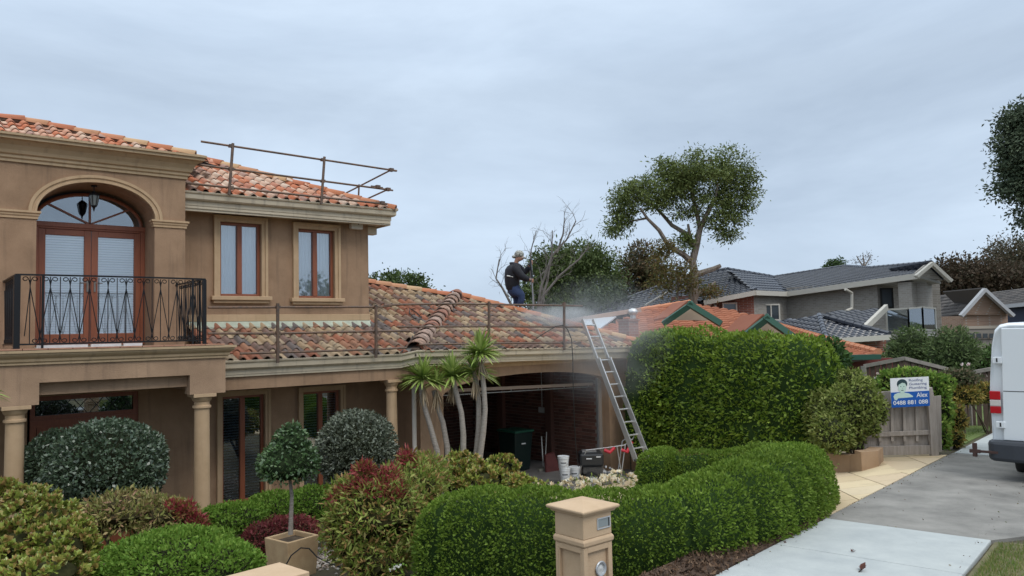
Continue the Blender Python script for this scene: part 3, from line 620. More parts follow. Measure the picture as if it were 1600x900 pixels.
for p in (lowmain,gfro,grig,upf,upr,pf,pr): roof_plane(p)
roof_plane([(7.9,12.98,3.12),(apex[0],apex[1],apex[2]-.01),(10.8,16.0,4.37)])
TW,TH=.212,.325
def tile_mesh(name,m,n=10,W=TW,H=TH,amp=.062,over=1.16,tilt=.035,th=.016):
    v=[];f=[]
    def prof(t):  # t 0..1 across: barrel over 65%, shallow pan for the rest
        return (amp*math.sin(PI*t/.58)**.75 if t<.58 else -.010*math.sin(PI*(t-.58)/.42))
    rows=((0,tilt),(H*over,0.0))
    for (y,dz) in rows:
        for i in range(n+1):
            t=i/n; v.append((t*W*1.02-W/2,y,prof(t)+dz))
    for i in range(n): f.append((i,i+1,n+1+i+1,n+1+i))
    b=len(v)
    for i in range(n+1): t=i/n; v.append((t*W*1.02-W/2,0.0,prof(t)+tilt-th))
    for i in range(n): f.append((b+i,b+i+1,i+1,i))
    me=bpy.data.meshes.new(name); me.from_pydata(v,[],f); me.materials.append(m); me.polygons.foreach_set('use_smooth',[True]*len(me.polygons)); me.update(); return me,np.array(v),f
def tiles_on(poly,w,h,inset=.02,rows=99,skewrow=0.0,jit=True):
    P=[np.array(p,float) for p in poly]; o=P[0]; u=P[1]-P[0]; u/=np.linalg.norm(u); n=np.cross(P[1]-P[0],P[-1]-P[0]); n/=np.linalg.norm(n)
    if n[2]<0: n=-n
    v=np.cross(n,u); q=[((p-o)@u,(p-o)@v) for p in P]
    def ins(x,y):
        c=False; j=len(q)-1
        for i in range(len(q)):
            if ((q[i][1]>y)!=(q[j][1]>y)) and x<(q[j][0]-q[i][0])*(y-q[i][1])/(q[j][1]-q[i][1])+q[i][0]: c=not c
            j=i
        return c
    out=[]; W=max(a[0] for a in q); mn=min(a[0] for a in q); H=max(a[1] for a in q)
    for r in range(int(H/h)+1):
        for c in range(int((W-mn)/w)+2):
            x=mn+(c+.5)*w; y=r*h-.03
            if ins(x,max(y+h*.5,.01)): 
                pj=o+u*(x+(random.uniform(-.004,.004) if jit else 0))+v*(y+(random.uniform(-.012,.012) if jit else 0))
                out.append((pj,u,v,n))
    return out
def visible_dist(p): x,y,d=px(p); return d if -40<x<1640 and -40<y<940 else d+100
fields=[]
for poly,mi in ((lowmain,0),(gfro,0),(glef,0),(upf,1),(pf,1),(grig,0),(upr,1),(pr,1)): 
    for t in tiles_on(poly,TW,TH): fields.append((t,mi,poly is grig or poly is upr or poly is pr))
fields=[f for f in fields if not (f[0][0][1]>17.6)]
fields.sort(key=lambda f:visible_dist(f[0][0])+(50 if f[2] else 0))
tm=[tile_mesh('roof_tile',TILE),tile_mesh('roof_tile',TILU)]
restV=[[],[]];restF=[[],[]]
for i,((p,u,v,n),mi,_) in enumerate(fields):
    if i<298:
        o=bpy.data.objects.new('roof_tile',tm[mi][0]); link(o,house); rm=Matrix(((u[0],v[0],n[0]),(u[1],v[1],n[1]),(u[2],v[2],n[2])))
        o.matrix_local=Matrix.Translation(Vector(p-ORG['house']))@rm.to_4x4()@Matrix.Rotation(random.uniform(-.02,.02),4,'Z')
    else:
        vv=tm[mi][1]; w=p+vv[:,0:1]*u+vv[:,1:2]*v+vv[:,2:3]*n; b=sum(len(a) for a in restV[mi]); restV[mi].append(w); restF[mi]+= [tuple(b+k for k in f) for f in tm[mi][2]]
for mi,m in ((0,TILE_S),(1,TILU_S)):
    if restV[mi]:
        o=bpy.data.objects.new('roof_tile',fast_mesh('roof_tile',np.concatenate(restV[mi])-ORG['house'],restF[mi],[m],smooth=True)); link(o,house); o['kind']='stuff'
def cap_mesh(m,L=.40,r0=.135,r1=.105,n=8,th=.018):
    v=[];f=[]
    for y,r in ((0,r0),(L*1.12,r1)):
        for i in range(n+1):
            a=PI*i/n; v.append((r*math.cos(a)*1.0,y,r*math.sin(a)*.85-.05))
    for i in range(n): f.append((i,i+1,n+2+i,n+1+i))
    b=len(v)
    for i in range(n+1): a=PI*i/n; v.append(((r0-th)*math.cos(a),0,(r0-th)*math.sin(a)*.85-.05))
    for i in range(n): f.append((b+i,b+i+1,i+1,i))
    me=bpy.data.meshes.new('ridge_tile'); me.from_pydata(v,[],f); me.materials.append(m); me.polygons.foreach_set('use_smooth',[True]*len(me.polygons)); me.update(); return me
CM=cap_mesh(CAPT); CW=cap_mesh(CAPW,.34,.20,.135,th=.03)
def caps(p,q,me,step=.36,lift=.07,name='ridge_tile',parent=None):
    p=np.array(p,float);q=np.array(q,float); d=q-p; L=np.linalg.norm(d); d/=L; n=int(L/step); a=np.cross(d,[0,0,1]); a/=np.linalg.norm(a); c=np.cross(a,d)
    par=parent or house
    for i in range(n):
        o=bpy.data.objects.new(name,me); link(o,par); pos=p+d*(i*L/n)+np.array([0,0,lift])
        rm=Matrix(((a[0],d[0],c[0]),(a[1],d[1],c[1]),(a[2],d[2],c[2])))
        o.matrix_local=Matrix.Translation(Vector(pos-ORG[par.name]))@rm.to_4x4()@Matrix.Rotation(random.uniform(-.03,.03),4,'Z')
caps((8.05,13.0,3.15),(apex[0],apex[1],apex[2]+.02),CW,.31,.10); caps((14.98,12.85,3.03),(apex[0],apex[1],apex[2]+.02),CM); caps(apex,(11.2,20,4.42),CM)
caps((10.95,15.95,4.40),(7.8,17.2,4.96),CM)
caps(hipU[0],hipU[1],CM); caps(PA,PB,CM,.40); caps(PB,(PB[0]-4,PB[1],PB[2]),CM,.40)
# valley iron and mortar under the ridge caps
m=MB(); m.bar((7.8,12.98,3.13),(10.85,15.9,4.42),.16,.03); m.build('valley_iron',mat('valley_metal',(.10,.095,.09),.6,col2=(.2,.19,.17),scale=9),house)
MORT=mat('mortar_bedding',(.22,.16,.12),.95,col2=(.12,.09,.07),scale=12)
m=MB()
for a,b in (((8.05,13.0,3.15),(apex[0],apex[1],apex[2])),((14.9,12.9,3.03),apex),(hipU[0],hipU[1]),((10.95,15.95,4.40),(7.8,17.2,4.96)),(PA,PB),(PB,(PB[0]-4,PB[1],PB[2]))): m.bar(np.array(a)+[0,0,.02],np.array(b)+[0,0,.02],.17,.07)
m.build('mortar_bed',MORT,house)
# ================================================================ balcony railing
YB=12.30; ZB0,ZB1=3.47,4.42
rail=thing('balcony_railing','black wrought iron balcony railing with V bars and scrolls above the portico','railing',(2.6,YB,3.39))
XL,XRr=1.33,3.80
def bow(x): t=(x-XL)/(XRr-XL); return YB-.07*math.sin(PI*min(max(t,0),1))
m=MB(); xs=np.linspace(XL,XRr,16)
for i in range(15): m.bar((xs[i],bow(xs[i]),ZB1),(xs[i+1],bow(xs[i+1]),ZB1),.05,.022)
m.build('top_rail',IRON,rail); m=MB()
for i in range(15): m.bar((xs[i],bow(xs[i]),ZB0),(xs[i+1],bow(xs[i+1]),ZB0),.022,.022)
m.build('bottom_rail',IRON,rail)
for x,w in ((XL,.075),(XL+.30,.028),(XRr-.18,.028),(XRr,.05)): MB().boxab((x-w/2,bow(x)-w/2,3.40),(x+w/2,bow(x)+w/2,ZB1-.012)).build('post',IRON,rail)
def rail_units(x0,x1,pt,n0,t):
    # pt(x)->3d point for distance x along; half period
    n=int(round((x1-x0)/.122)); hp=(x1-x0)/n
    for i in range(n):
        m=MB(); x=x0+hp*i; r=.0065; up=(i+n0)%2==0
        zt,zb=ZB1-.02,ZB0+.01; ap=(zt-.15) if up else (zb+.15); en=(zb+.09) if up else (zt-.09)
        m.tube([pt(x,zb),pt(x,zt)],r,5,False)
        for sg in (-1,1):
            xe=min(max(x+sg*hp*.93,x0-hp*.1),x1+hp*.1)
            if up or i==0 or i==n-1: m.tube([pt(x,ap),pt(min(max(x+sg*hp,x0-hp*.5),x1+hp*.5),(zb+.10) if up else (zt-.12))],r,5,False)
            s=1 if up else -1; e=zt if up else zb; pts=[]
            for k in range(9):     # arc from the apex out to the rail and curl
                a=k/8.*PI*.5; pts.append(pt(x+sg*(hp*.42)*(1-math.cos(a)),ap+s*(abs(e-ap)-.008)*math.sin(a)))
            cx,cz=x+sg*hp*.46,e-s*.038
            for k in range(1,12):
                a=PI/2-k/11.*PI*1.45; rr=.03*(1-.35*k/11); pts.append(pt(cx+sg*rr*math.cos(a)*1.1,cz+s*rr*math.sin(a)))
            m.tube(pts,r*.9,4,False)
        m.build('scroll_baluster',IRON,rail,fix=False)
rail_units(XL+.42-.27,XRr-.06,lambda x,z:(x,bow(x),z),0,0)
# returns to the wall
for x in (XL,XRr):
    m=MB(); m.bar((x,YB,ZB1),(x,YA,ZB1),.045,.022); m.build('side_top_rail',IRON,rail); m=MB(); m.bar((x,YB,ZB0),(x,YA,ZB0),.022); m.build('side_bottom_rail',IRON,rail)
    rail_units(YB+.1,YA-.05,lambda y,z,x=x:(x,y,z),1,0)
    MB().boxab((x-.014,YB+.22,3.4),(x+.014,YB+.25,ZB1-.01)).build('post',IRON,rail)
for i,(a,b) in enumerate(((57,137),(142,189),(193,222))):
    p=onY(a,541,12.42); q=onY(b,539.5,12.42); m=MB(); m.boxab((p[0],12.40,3.412),(q[0],12.45,3.452)); tag(m.build('white_batten',WHITE,org=(p[0],12.42,3.41)),['long white batten lying on the balcony edge under the left door','white batten lying on the balcony edge, middle one of three','short white batten lying on the balcony edge under the right jamb'][i],'batten','white battens on the balcony edge')
# lantern
ln=thing('porch_lantern','black hexagonal lantern hanging inside the balcony arch','lantern',(2.56,13.98,5.98)); lx,ly=2.56,13.98
m=MB(); m.tube([(lx,ly,6.04),(lx,ly,5.93)],.008,6); m.lathe((lx,ly,0),[(.045,6.02),(.045,6.04)],12); m.build('chain',IRON,ln)
m=MB(); m.lathe((lx,ly,0),[(.02,5.94),(.05,5.92),(.085,5.885),(.088,5.875)],6); m.build('cap',IRON,ln)
m=MB(); m.lathe((lx,ly,0),[(.078,5.872),(.045,5.71)],6); m.build('lantern_glass',mat('lantern_glass',(.18,.2,.2),.15),ln)
m=MB()
for k in range(6):
    a=2*PI*k/6; m.bar((lx+.08*math.cos(a),ly+.08*math.sin(a),5.872),(lx+.047*math.cos(a),ly+.047*math.sin(a),5.71),.01)
m.lathe((lx,ly,0),[(.05,5.71),(.05,5.70),(.02,5.67),(.012,5.63),(.004,5.61)],6); m.build('cage',IRON,ln)
# small boxes on walls
m=thing('security_box','small white security sensor box under the upper eave','sensor',(7.25,14.3,5.7)); a=onY(547,345,14.34); b=onY(565,359,14.34)
MB().boxab((a[0],14.28,b[2]),(b[0],14.397,a[2])).build('case',mat('box_cream',(.62,.60,.55),.5),m,bevel=.01); MB().lathe(((a[0]+b[0])/2+.03,14.275,(a[2]+b[2])/2+.02),[(.012,0),(.012,.01)],10,axis=(0,1,0)).build('lens',BLACK,m)
p=onY(252.5,693,YW); m=thing('intercom','small cream intercom plate on the wall beside the entry door','intercom',p); MB().boxab((p[0]-.05,YW-.02,p[2]-.065),(p[0]+.05,YW-.001,p[2]+.065)).build('plate',mat('plate_cream',(.60,.52,.40),.5),m,bevel=.004); MB().boxab((p[0]-.0,YW-.026,p[2]-.03),(p[0]+.025,YW-.02,p[2])).build('button',GALV,m)
# ================================================================ edge protection rails
def pole(mb,a,b,r=.024): mb.tube([a,b],r,8)
def clampmb(p,s=.05): return MB().boxab((p[0]-s,p[1]-s,p[2]-s*.7),(p[0]+s,p[1]+s,p[2]+s*.7))
sc=thing('roof_edge_rail','rusty brown scaffold guard rail standing on the upper gutter','guard rail',(6,13.8,6.0)); YU=13.82
for nm,(a,b) in (('top_rail',((314,221),(620,267))),('middle_rail',((300,256),(611,297))),('bottom_rail',((291,286),(604,319)))):
    m=MB(); pole(m,onY(*a,YU),onY(*b,YU),.020); m.build(nm,STEEL,sc,smooth=True)
for x0,y0,x1,y1 in ((364,224,358,305),(507,245,502,319)):
    m=MB(); pole(m,onY(x0,y0,YU-.04),onY(x1,y1,YU-.04),.027); m.build('post',STEEL,sc,smooth=True)
    for rl in (((314,221),(620,267)),((300,256),(611,297)),((291,286),(604,319))):
        t=((x0+x1)/2-rl[0][0])/(rl[1][0]-rl[0][0]); clampmb(onY((x0+x1)/2,rl[0][1]+t*(rl[1][1]-rl[0][1]),YU-.02),.038).build('clamp',STEEL,sc)
e1=onY(611,265.5,YU); e2=onY(606,296,YU)
m=MB(); pole(m,e1,onX(538,303,e1[0]),.018); m.build('side_top_rail',STEEL,sc); m=MB(); pole(m,e2,onX(573,311,e2[0]),.018); m.build('side_middle_rail',STEEL,sc)
q=onX(561,288,e1[0]); m=MB(); pole(m,q,onX(560,312,e1[0]),.02); m.build('side_post',STEEL,sc)
for p in (e1,e2,onY(597,317,YU),onY(590,292,YU)): m=clampmb(p,.045); m.bar(p-np.array([.15,0,0]),p+np.array([.12,0,-.01]),.03,.03); m.build('clamp',STEEL,sc)
sl=thing('roof_edge_rail','long grey brown scaffold guard rail along the lower gutter','guard rail',(9,12.85,3.0))
def yl(x): return 12.90 if x<640 else 12.80
for nm,pts in (('top_rail',[(325,480.5),(434,480),(590,479.5),(612,478)]),('top_rail',[(600,476.5),(700,474.5),(795,476),(910,478)]),('middle_rail',[(325,521),(434,521),(587,517.5),(640,517)]),('middle_rail',[(620,510.5),(763,510),(910,511)]),('bottom_rail',[(375,552.5),(587,546),(635,543.5)]),('bottom_rail',[(655,538.5),(763,536.5),(908,535.5)])):
    m=MB(); m.tube([onY(x,y,12.84) for x,y in pts],.020,8); m.build(nm,STEEL,sl,smooth=True)
for i,(x,y0,y1) in enumerate(((434,474,567),(587.5,476,559),(764,471,549),(881.5,472,547))):
    m=MB(); pole(m,onY(x,y0,12.80),onY(x,y1,12.80),.030); m.build('post',STEEL,sl,smooth=True)
    for yy in ((480,520,550) if x<640 else (475.5,510.5,536.5)): clampmb(onY(x,yy,12.82),.036).build('clamp',STEEL,sl)
# ================================================================ leaf materials
def LM(name,cols,rough=.6,trans=.25,spec=.22,mott=.15): return ramp_mat(name,cols,rough,'island',trans=trans,spec=spec,mott=mott)
L_BOX=LM('leaf_box',[(.125,.205,.024),(.165,.25,.032),(.14,.225,.027),(.22,.31,.05),(.09,.16,.019)],trans=.3)
L_TALL=LM('leaf_tall_hedge',[(.14,.22,.024),(.19,.28,.034),(.155,.24,.027),(.30,.40,.07),(.09,.16,.018)],rough=.4,trans=.3)
L_LOW=LM('leaf_low_green',[(.09,.18,.022),(.14,.25,.032),(.11,.21,.027),(.20,.31,.05)],trans=.3)
L_GREY=LM('leaf_grey_ball',[(.055,.085,.045),(.085,.125,.07),(.038,.06,.03),(.125,.165,.105),(.06,.095,.055)],rough=.3,spec=.7,trans=.08)
L_GREY2=LM('leaf_grey_ball_dry',[(.085,.10,.065),(.115,.135,.09),(.055,.065,.04),(.16,.18,.13)],rough=.35,spec=.6,trans=.08)
L_TOP=LM('leaf_topiary',[(.055,.105,.035),(.08,.145,.05),(.04,.08,.028),(.14,.20,.09),(.06,.115,.04)],rough=.3,spec=.6,trans=.1)
L_NANG=LM('leaf_nandina_green',[(.17,.24,.04),(.26,.32,.06),(.11,.18,.03),(.40,.40,.12),(.15,.21,.04),(.33,.20,.08)],rough=.45)
L_NANR=LM('leaf_nandina_red',[(.28,.04,.055),(.34,.08,.07),(.21,.03,.04),(.30,.06,.06),(.20,.15,.04)],rough=.45)
L_NANP=LM('leaf_nandina_pale',[(.32,.27,.09),(.20,.24,.06),(.42,.23,.15),(.15,.20,.05),(.45,.34,.16),(.26,.26,.08)],rough=.45)
L_PINK=LM('leaf_dwarf_red',[(.26,.045,.06),(.34,.09,.09),(.20,.035,.045),(.24,.12,.07),(.15,.04,.04)],rough=.45)
L_JADE=LM('leaf_jade',[(.20,.26,.04),(.28,.33,.06),(.13,.18,.03),(.36,.38,.09),(.32,.20,.07)],rough=.35,spec=.6,trans=.08)
L_GOLD=LM('leaf_gold',[(.35,.22,.05),(.25,.22,.05),(.42,.28,.08),(.16,.18,.04)])
L_LIME=LM('leaf_lime',[(0.2392,0.345,0.0575),(0.1555,0.276,0.046),(0.3349,0.414,0.092),(0.1076,0.207,0.0345)])
L_OLIVE=LM('leaf_climber',[(.14,.18,.035),(.19,.24,.05),(.10,.14,.028),(.27,.30,.09)])
L_GUM=LM('leaf_gum',[(.11,.15,.04),(.15,.19,.055),(.085,.115,.032),(.19,.23,.075)],trans=.2)
L_GUMD=LM('leaf_dark_tree',[(.075,.115,.035),(.11,.15,.05),(.06,.09,.028),(.14,.18,.06)],trans=.15)
L_RUST=LM('leaf_rusty_tree',[(0.1217,0.0806,0.0416),(0.0811,0.0715,0.0325),(0.1622,0.104,0.0585),(0.0676,0.0715,0.0286)],trans=.15)
L_BLUE=LM('leaf_bluegrey_tree',[(.065,.095,.055),(.09,.12,.07),(.045,.065,.04),(.12,.15,.09)],trans=.12)
L_BUSH=LM('leaf_far_bush',[(.08,.13,.045),(.12,.17,.06),(.06,.095,.035),(.15,.20,.08)])
BARK=mat('gum_bark',(.13,.10,.08),.9,col2=(.28,.24,.2),scale=2.5,stretch=(4,4,1),bump=.5,bscale=15)
BARKG=mat('grey_bark',(.24,.21,.18),.9,col2=(.36,.32,.28),scale=6,bump=.6,bscale=40,stretch=(2,2,9))
def B(x,y,rx,ry,D,rz=None):    # a leafy lump seen at (x,y), with its real size
    return (at(x,y,D),(rx*D/FP,(rz if rz else rx)*D/FP,ry*D/FP))
# ---- box hedges
def HP(x,y,D,w,ztop):
    p=at(x,y,D); g=float(ground(p[0],p[1])); return (p[0],p[1],g-.03,w,ztop-g)
def ztop(y,x,D): return at(x,y,D)[2]
pts=[HP(655,830,8.6,1.0,ztop(768,655,8.6)),HP(760,830,8.2,1.0,ztop(755,760,8.2)),HP(885,835,7.75,1.05,ztop(763,885,7.75)),HP(985,830,7.4,1.05,ztop(763,985,7.4)),HP(1078,815,7.45,1.0,ztop(750,1078,7.45)),HP(1153,792,7.95,1.0,ztop(720,1153,7.95)),HP(1215,770,8.9,1.05,ztop(698,1200,8.9)),HP(1242,745,9.8,1.05,ztop(690,1240,9.8)),HP(1215,730,11.0,.9,ztop(690,1210,11.0)),HP(1130,740,12.0,.85,ztop(698,1130,12.)),HP(1040,745,12.3,.9,ztop(697,1040,12.3)),HP(1000,748,12.0,.8,ztop(703,1005,12.))]
hedge('box_hedge','clipped green box hedge curving from behind the mailbox along the footpath',pts,L_BOX,.038,.021,1.15,lumps=.62,lumpy=.03)
# ---- tall hedge on the retaining wall
def TH_(X,Y,w,zb,zt): return (X,Y,zb,w,zt-zb)
hedge('tall_hedge','tall leafy green hedge on the tan retaining wall beside the driveway',[TH_(13.72,12.72,.85,.55,3.42),TH_(14.6,12.1,1.5,.68,3.50),TH_(14.55,10.6,1.6,.82,3.38),TH_(14.25,9.2,1.65,.95,3.32),TH_(14.05,8.1,1.6,1.05,3.30),TH_(13.95,7.5,1.3,1.1,3.10)],L_TALL,.10,.045,1.15,lumpy=.12,spread=.75,p=3.5)
rw=thing('retaining_wall','low tan rendered retaining wall along the driveway below the tall hedge','retaining wall',(13.5,9,.9))
m=MB(); PW_=[]
ys=np.linspace(13.2,6.9,12)
top=[(wallx(y),y,.72+.48*(13.2-y)/6.3) for y in ys]+[(13.0,6.62,1.30),(13.25,6.45,1.31),(13.75,6.6,1.30)]
for i in range(len(top)-1):
    a=np.array(top[i]);b=np.array(top[i+1]); d=(b-a)[:2]; n=np.array([-d[1],d[0],0]); n=n/np.linalg.norm(n)*.22
    m.prism([(a[0],a[1],-.3),(b[0],b[1],-.3),(b[0],b[1],b[2]),(a[0],a[1],a[2])],n)
m.build('wall',mat('tan_render',(.40,.27,.17),.9,col2=(.34,.22,.13),scale=3,bump=.3,bscale=60,streak=(.18,.12,.08,.5)),rw)
# hedge trunks under the foliage
m=MB()
for k in range(9):
    y=12.8-k*.62; x=wallx(y)+.75; m.tube([(x,y,.8),(x+random.uniform(-.05,.05),y,1.5),(x,y+.1,2.2)],[.05,.04,.03],6)
m.build('hedge_stems',mat('shrub_stem',(.10,.075,.05),.9),bpy.data.objects['tall_hedge'])
# climbing shrub in front of the hedge end
shrub('climbing_shrub','loose olive green climbing shrub spilling over the wall end beside the grey fence','shrub',[B(1318,650,38,48,13.9),B(1345,630,30,42,13.8),B(1300,675,32,34,13.6),B(1330,592,22,16,14.2),B(1372,640,16,26,13.9),B(1288,655,30,48,14.3),B(1352,600,14,12,13.9),B(1362,668,12,16,13.7)],L_OLIVE,.075,.035,1.0,spread=1.3,lumpy=.2,f=4,depth=.35,zmin=-.95,core=(.03,.035,.018),cs=.7)
shrub('ivy_column','dark glossy ivy bush at the right end of the tall hedge','shrub',[B(1290,560,34,34,15.5),B(1300,600,24,50,15.2)],LM('leaf_ivy',[(.03,.07,.02),(.05,.10,.03),(.08,.15,.04)]),.11,.07,1.0,lumpy=.12)
# ---- garden shrubs
shrub('ball_shrub','large grey green ball shrub clipped round in front of the entry doors','shrub',[B(168,730,88,76,10.2)],L_GREY,.055,.03,1.25,spread=1.0,up=.1,zmin=-.85,lumpy=.05)
shrub('ball_shrub','small dark grey green ball shrub half hidden behind the large one at the left','shrub',[B(92,724,52,54,10.9)],L_GREY,.055,.03,1.2,spread=1.0,zmin=-.85,lumpy=.06)
shrub('ball_shrub','greyish domed ball shrub in front of the verandah column','shrub',[B(557,702,64,62,12.2)],L_GREY2,.06,.028,1.25,spread=1.1,zmin=-.85,lumpy=.05)
# topiary in a pot
tp=thing('potted_topiary','topiary tree on a bare stem growing in a square tan pot','topiary',gpt(455,885)); D=10.0
Vs=[];Qs=[];o=0;cb=MB()
for i,(c,R) in enumerate([B(450,722,46,36,D),B(455,690,28,26,D),B(428,728,26,26,D),B(474,722,24,30,D),B(455,672,16,12,D)]):
    n=int(4*PI*R[0]*R[2]/(.05*.03)*1.1); P,N=ell_points(c,np.array(R)-.01,n,i+40,-.85,.09,3,.25); V,Q=leaf_arrays(P,N,.055,.032,1.0,.1); Vs.append(V);Qs.append(Q+o);o+=len(V); v,f=ico(c,np.array(R)*.8,i+40); cb.add(v,f)
leaves_obj('crown',np.concatenate(Vs),np.concatenate(Qs),L_TOP,tp,kind='stuff'); cb.build('shade_core',core_mat((.02,.03,.014)),tp,smooth=True,fix=False)  # solid core under the crown, its dark colour stands in for inner shade
MB().tube([at(454,835,D),at(455,800,D),at(456,775,D),at(453,750,D)],[.032,.027,.024,.02],10).build('trunk',BARKG,tp,smooth=True)
pb=at(456,868,D); zt=at(456,836,D)[2]; zb=float(ground(pb[0],pb[1]))-.05
def pot_ring(h,half,cz): 
    a=math.radians(14); return [(pb[0]+half*(math.cos(a)*i-math.sin(a)*j),pb[1]+half*(math.sin(a)*i+math.cos(a)*j),cz) for i,j in ((-1,-1),(1,-1),(1,1),(-1,1))]
zt=at(456,838,D)[2]; m=MB(); r1=pot_ring(0,.215,zb); r2=pot_ring(0,.245,zt); r3=pot_ring(0,.205,zt); r4=pot_ring(0,.2,zt-.06)
m.add(r1+r2+r3+r4,[(0,3,2,1)]+[(i,(i+1)%4,4+(i+1)%4,4+i) for i in range(4)]+[(4+i,4+(i+1)%4,8+(i+1)%4,8+i) for i in range(4)]+[(8+i,8+(i+1)%4,12+(i+1)%4,12+i) for i in range(4)]); 
m.build('pot',mat('pot_sandstone',(.40,.27,.15),.85,col2=(.50,.36,.21),scale=5,bump=.3,streak=(.2,.15,.1,.5)),tp,bevel=.008)
MB().add(r4,[(0,1,2,3)]).build('potting_soil',SOIL,tp,fix=False)
shrub('red_groundcover','low crimson leaved shrub ringing the tan pot','shrub',[B(408,848,34,30,10.5),B(455,828,42,20,10.8),B(478,838,18,22,10.6),B(425,828,36,20,10.9)],L_PINK,.06,.022,1.2,spread=1.1,lumpy=.15)
shrub('nandina_shrub','big bushy nandina with red tips above the gravel beside the box hedge','shrub',[B(592,805,78,70,9.2),B(560,830,56,60,9.1),B(640,770,56,50,9.8),B(660,745,44,36,10.3),B(590,870,60,36,8.9),B(545,770,32,26,9.4)],L_NANG,.085,.024,.95,spread=1.2,up=.35,lumpy=.2,f=4,depth=.3,core=(.03,.028,.012))
nd=bpy.data.objects['nandina_shrub']
Vs=[];Qs=[];o=0
for i,(c,R) in enumerate([B(572,762,26,18,9.0),B(604,748,24,18,9.2),B(540,775,20,14,9.1),B(635,722,14,20,9.9),B(570,735,16,10,9.1),B(610,772,22,14,9.0)]):
    n=330; P,N=ell_points(c,R,n,i+70,-.5,.2,4,.7); V,Q=leaf_arrays(P,N,.085,.022,1.1,.6); Vs.append(V);Qs.append(Q+o);o+=len(V)
leaves_obj('red_tips',np.concatenate(Vs),np.concatenate(Qs),L_NANR,nd,kind='stuff')
shrub('nandina_shrub','pale pink and yellow nandina below the large ball shrub','shrub',[B(195,800,62,34,9.2),B(255,808,48,30,9.2),B(150,815,36,28,9.0),B(295,812,22,20,9.3)],L_NANP,.08,.024,.85,spread=1.2,up=.35,lumpy=.22,f=4,depth=.35,core=(.035,.03,.015))
nd=[o for o in bpy.data.objects if o.name.startswith('nandina_shrub')][-1]
Vs=[];Qs=[];o=0
for i,(c,R) in enumerate([B(305,820,16,18,9.1),B(272,795,12,10,9.1),B(290,802,14,16,9.1)]):
    n=260; P,N=ell_points(c,R,n,i+90,-.5,.2,4,.7); V,Q=leaf_arrays(P,N,.08,.022,1.1,.6); Vs.append(V);Qs.append(Q+o);o+=len(V)
leaves_obj('red_tips',np.concatenate(Vs),np.concatenate(Qs),L_NANR,nd,kind='stuff')
def rosettes(name,label,blobs,L=.055,Wd=.04,n_per=75,lm=None,base=None):
    """jade plants: fleshy rosettes of broad leaves"""
    c0=np.mean([b[0] for b in blobs],0); bs=(c0[0],c0[1],float(ground(c0[0],c0[1]))); t=thing(name,label,'shrub',bs); Vs=[];Qs=[];o=0;cb=MB();sb=MB()
    for i,(c,R) in enumerate(blobs):
        k=int(n_per*2.6*max(R[0]*R[2]/.12,.3)); P,N=ell_points(c,R,k,i+5,-.6,.12,3,.25)
        for p,nn in zip(P,N):
            m=16; d=np.random.default_rng(int(abs(p[0]*1e5))%99999).normal(size=(m,3)); d/=np.linalg.norm(d,axis=1)[:,None]; d=d+nn*.8+np.array([0,0,.35]); d/=np.linalg.norm(d,axis=1)[:,None]
            V,Q=leaf_arrays(p+d*.012,d,L,Wd,.15,.05,fold=.1); Vs.append(V);Qs.append(Q+o);o+=len(V)
        v,f=ico(c,np.array(R)*.62,i+5); cb.add(v,f); sb.tube([bs,c],[.04,.02],6)
    leaves_obj('foliage',np.concatenate(Vs),np.concatenate(Qs),lm or L_JADE,t,kind='stuff'); cb.build('shade_core',core_mat((.035,.035,.015)),t,smooth=True,fix=False); sb.build('stem',mat('shrub_stem',(.10,.075,.05),.9),t,fix=False); return t  # solid cores between rosettes, inner shade painted as a dark colour
rosettes('jade_shrub','big olive jade plant with fleshy rosettes in the lower left corner',[B(60,820,58,44,7.6),B(95,860,50,40,7.3),B(25,860,45,45,7.2),B(45,785,32,22,7.9),B(120,835,24,26,7.5),B(70,900,70,34,6.9)])
rosettes('jade_shrub','small jade plant sprig at the far left edge by the column',[B(6,765,16,11,8.2)])
rosettes('jade_shrub','olive jade plants below the yucca trunks beside the garage opening',[B(722,742,34,32,11.8),B(785,738,24,26,11.6),B(760,755,36,24,11.3),B(810,760,16,16,11.2),B(700,755,26,22,11.4),B(830,765,22,12,11.0)],.065,.045,55)
shrub('low_green_shrub','bright green mounded shrub at the bottom left in front of the nandina','shrub',[B(275,880,105,50,7.4),B(210,885,60,42,7.3),B(350,890,60,40,7.2)],L_LOW,.045,.022,1.1,spread=.9,lumpy=.1,f=5,up=.3)
shrub('low_green_shrub','green low shrub under the ground floor windows','shrub',[B(370,812,52,26,10.9),B(430,795,50,26,11.5),B(490,790,44,30,11.6),B(335,815,26,24,10.9)],L_LOW,.05,.024,1.1,spread=.9,lumpy=.12,f=5,up=.3)
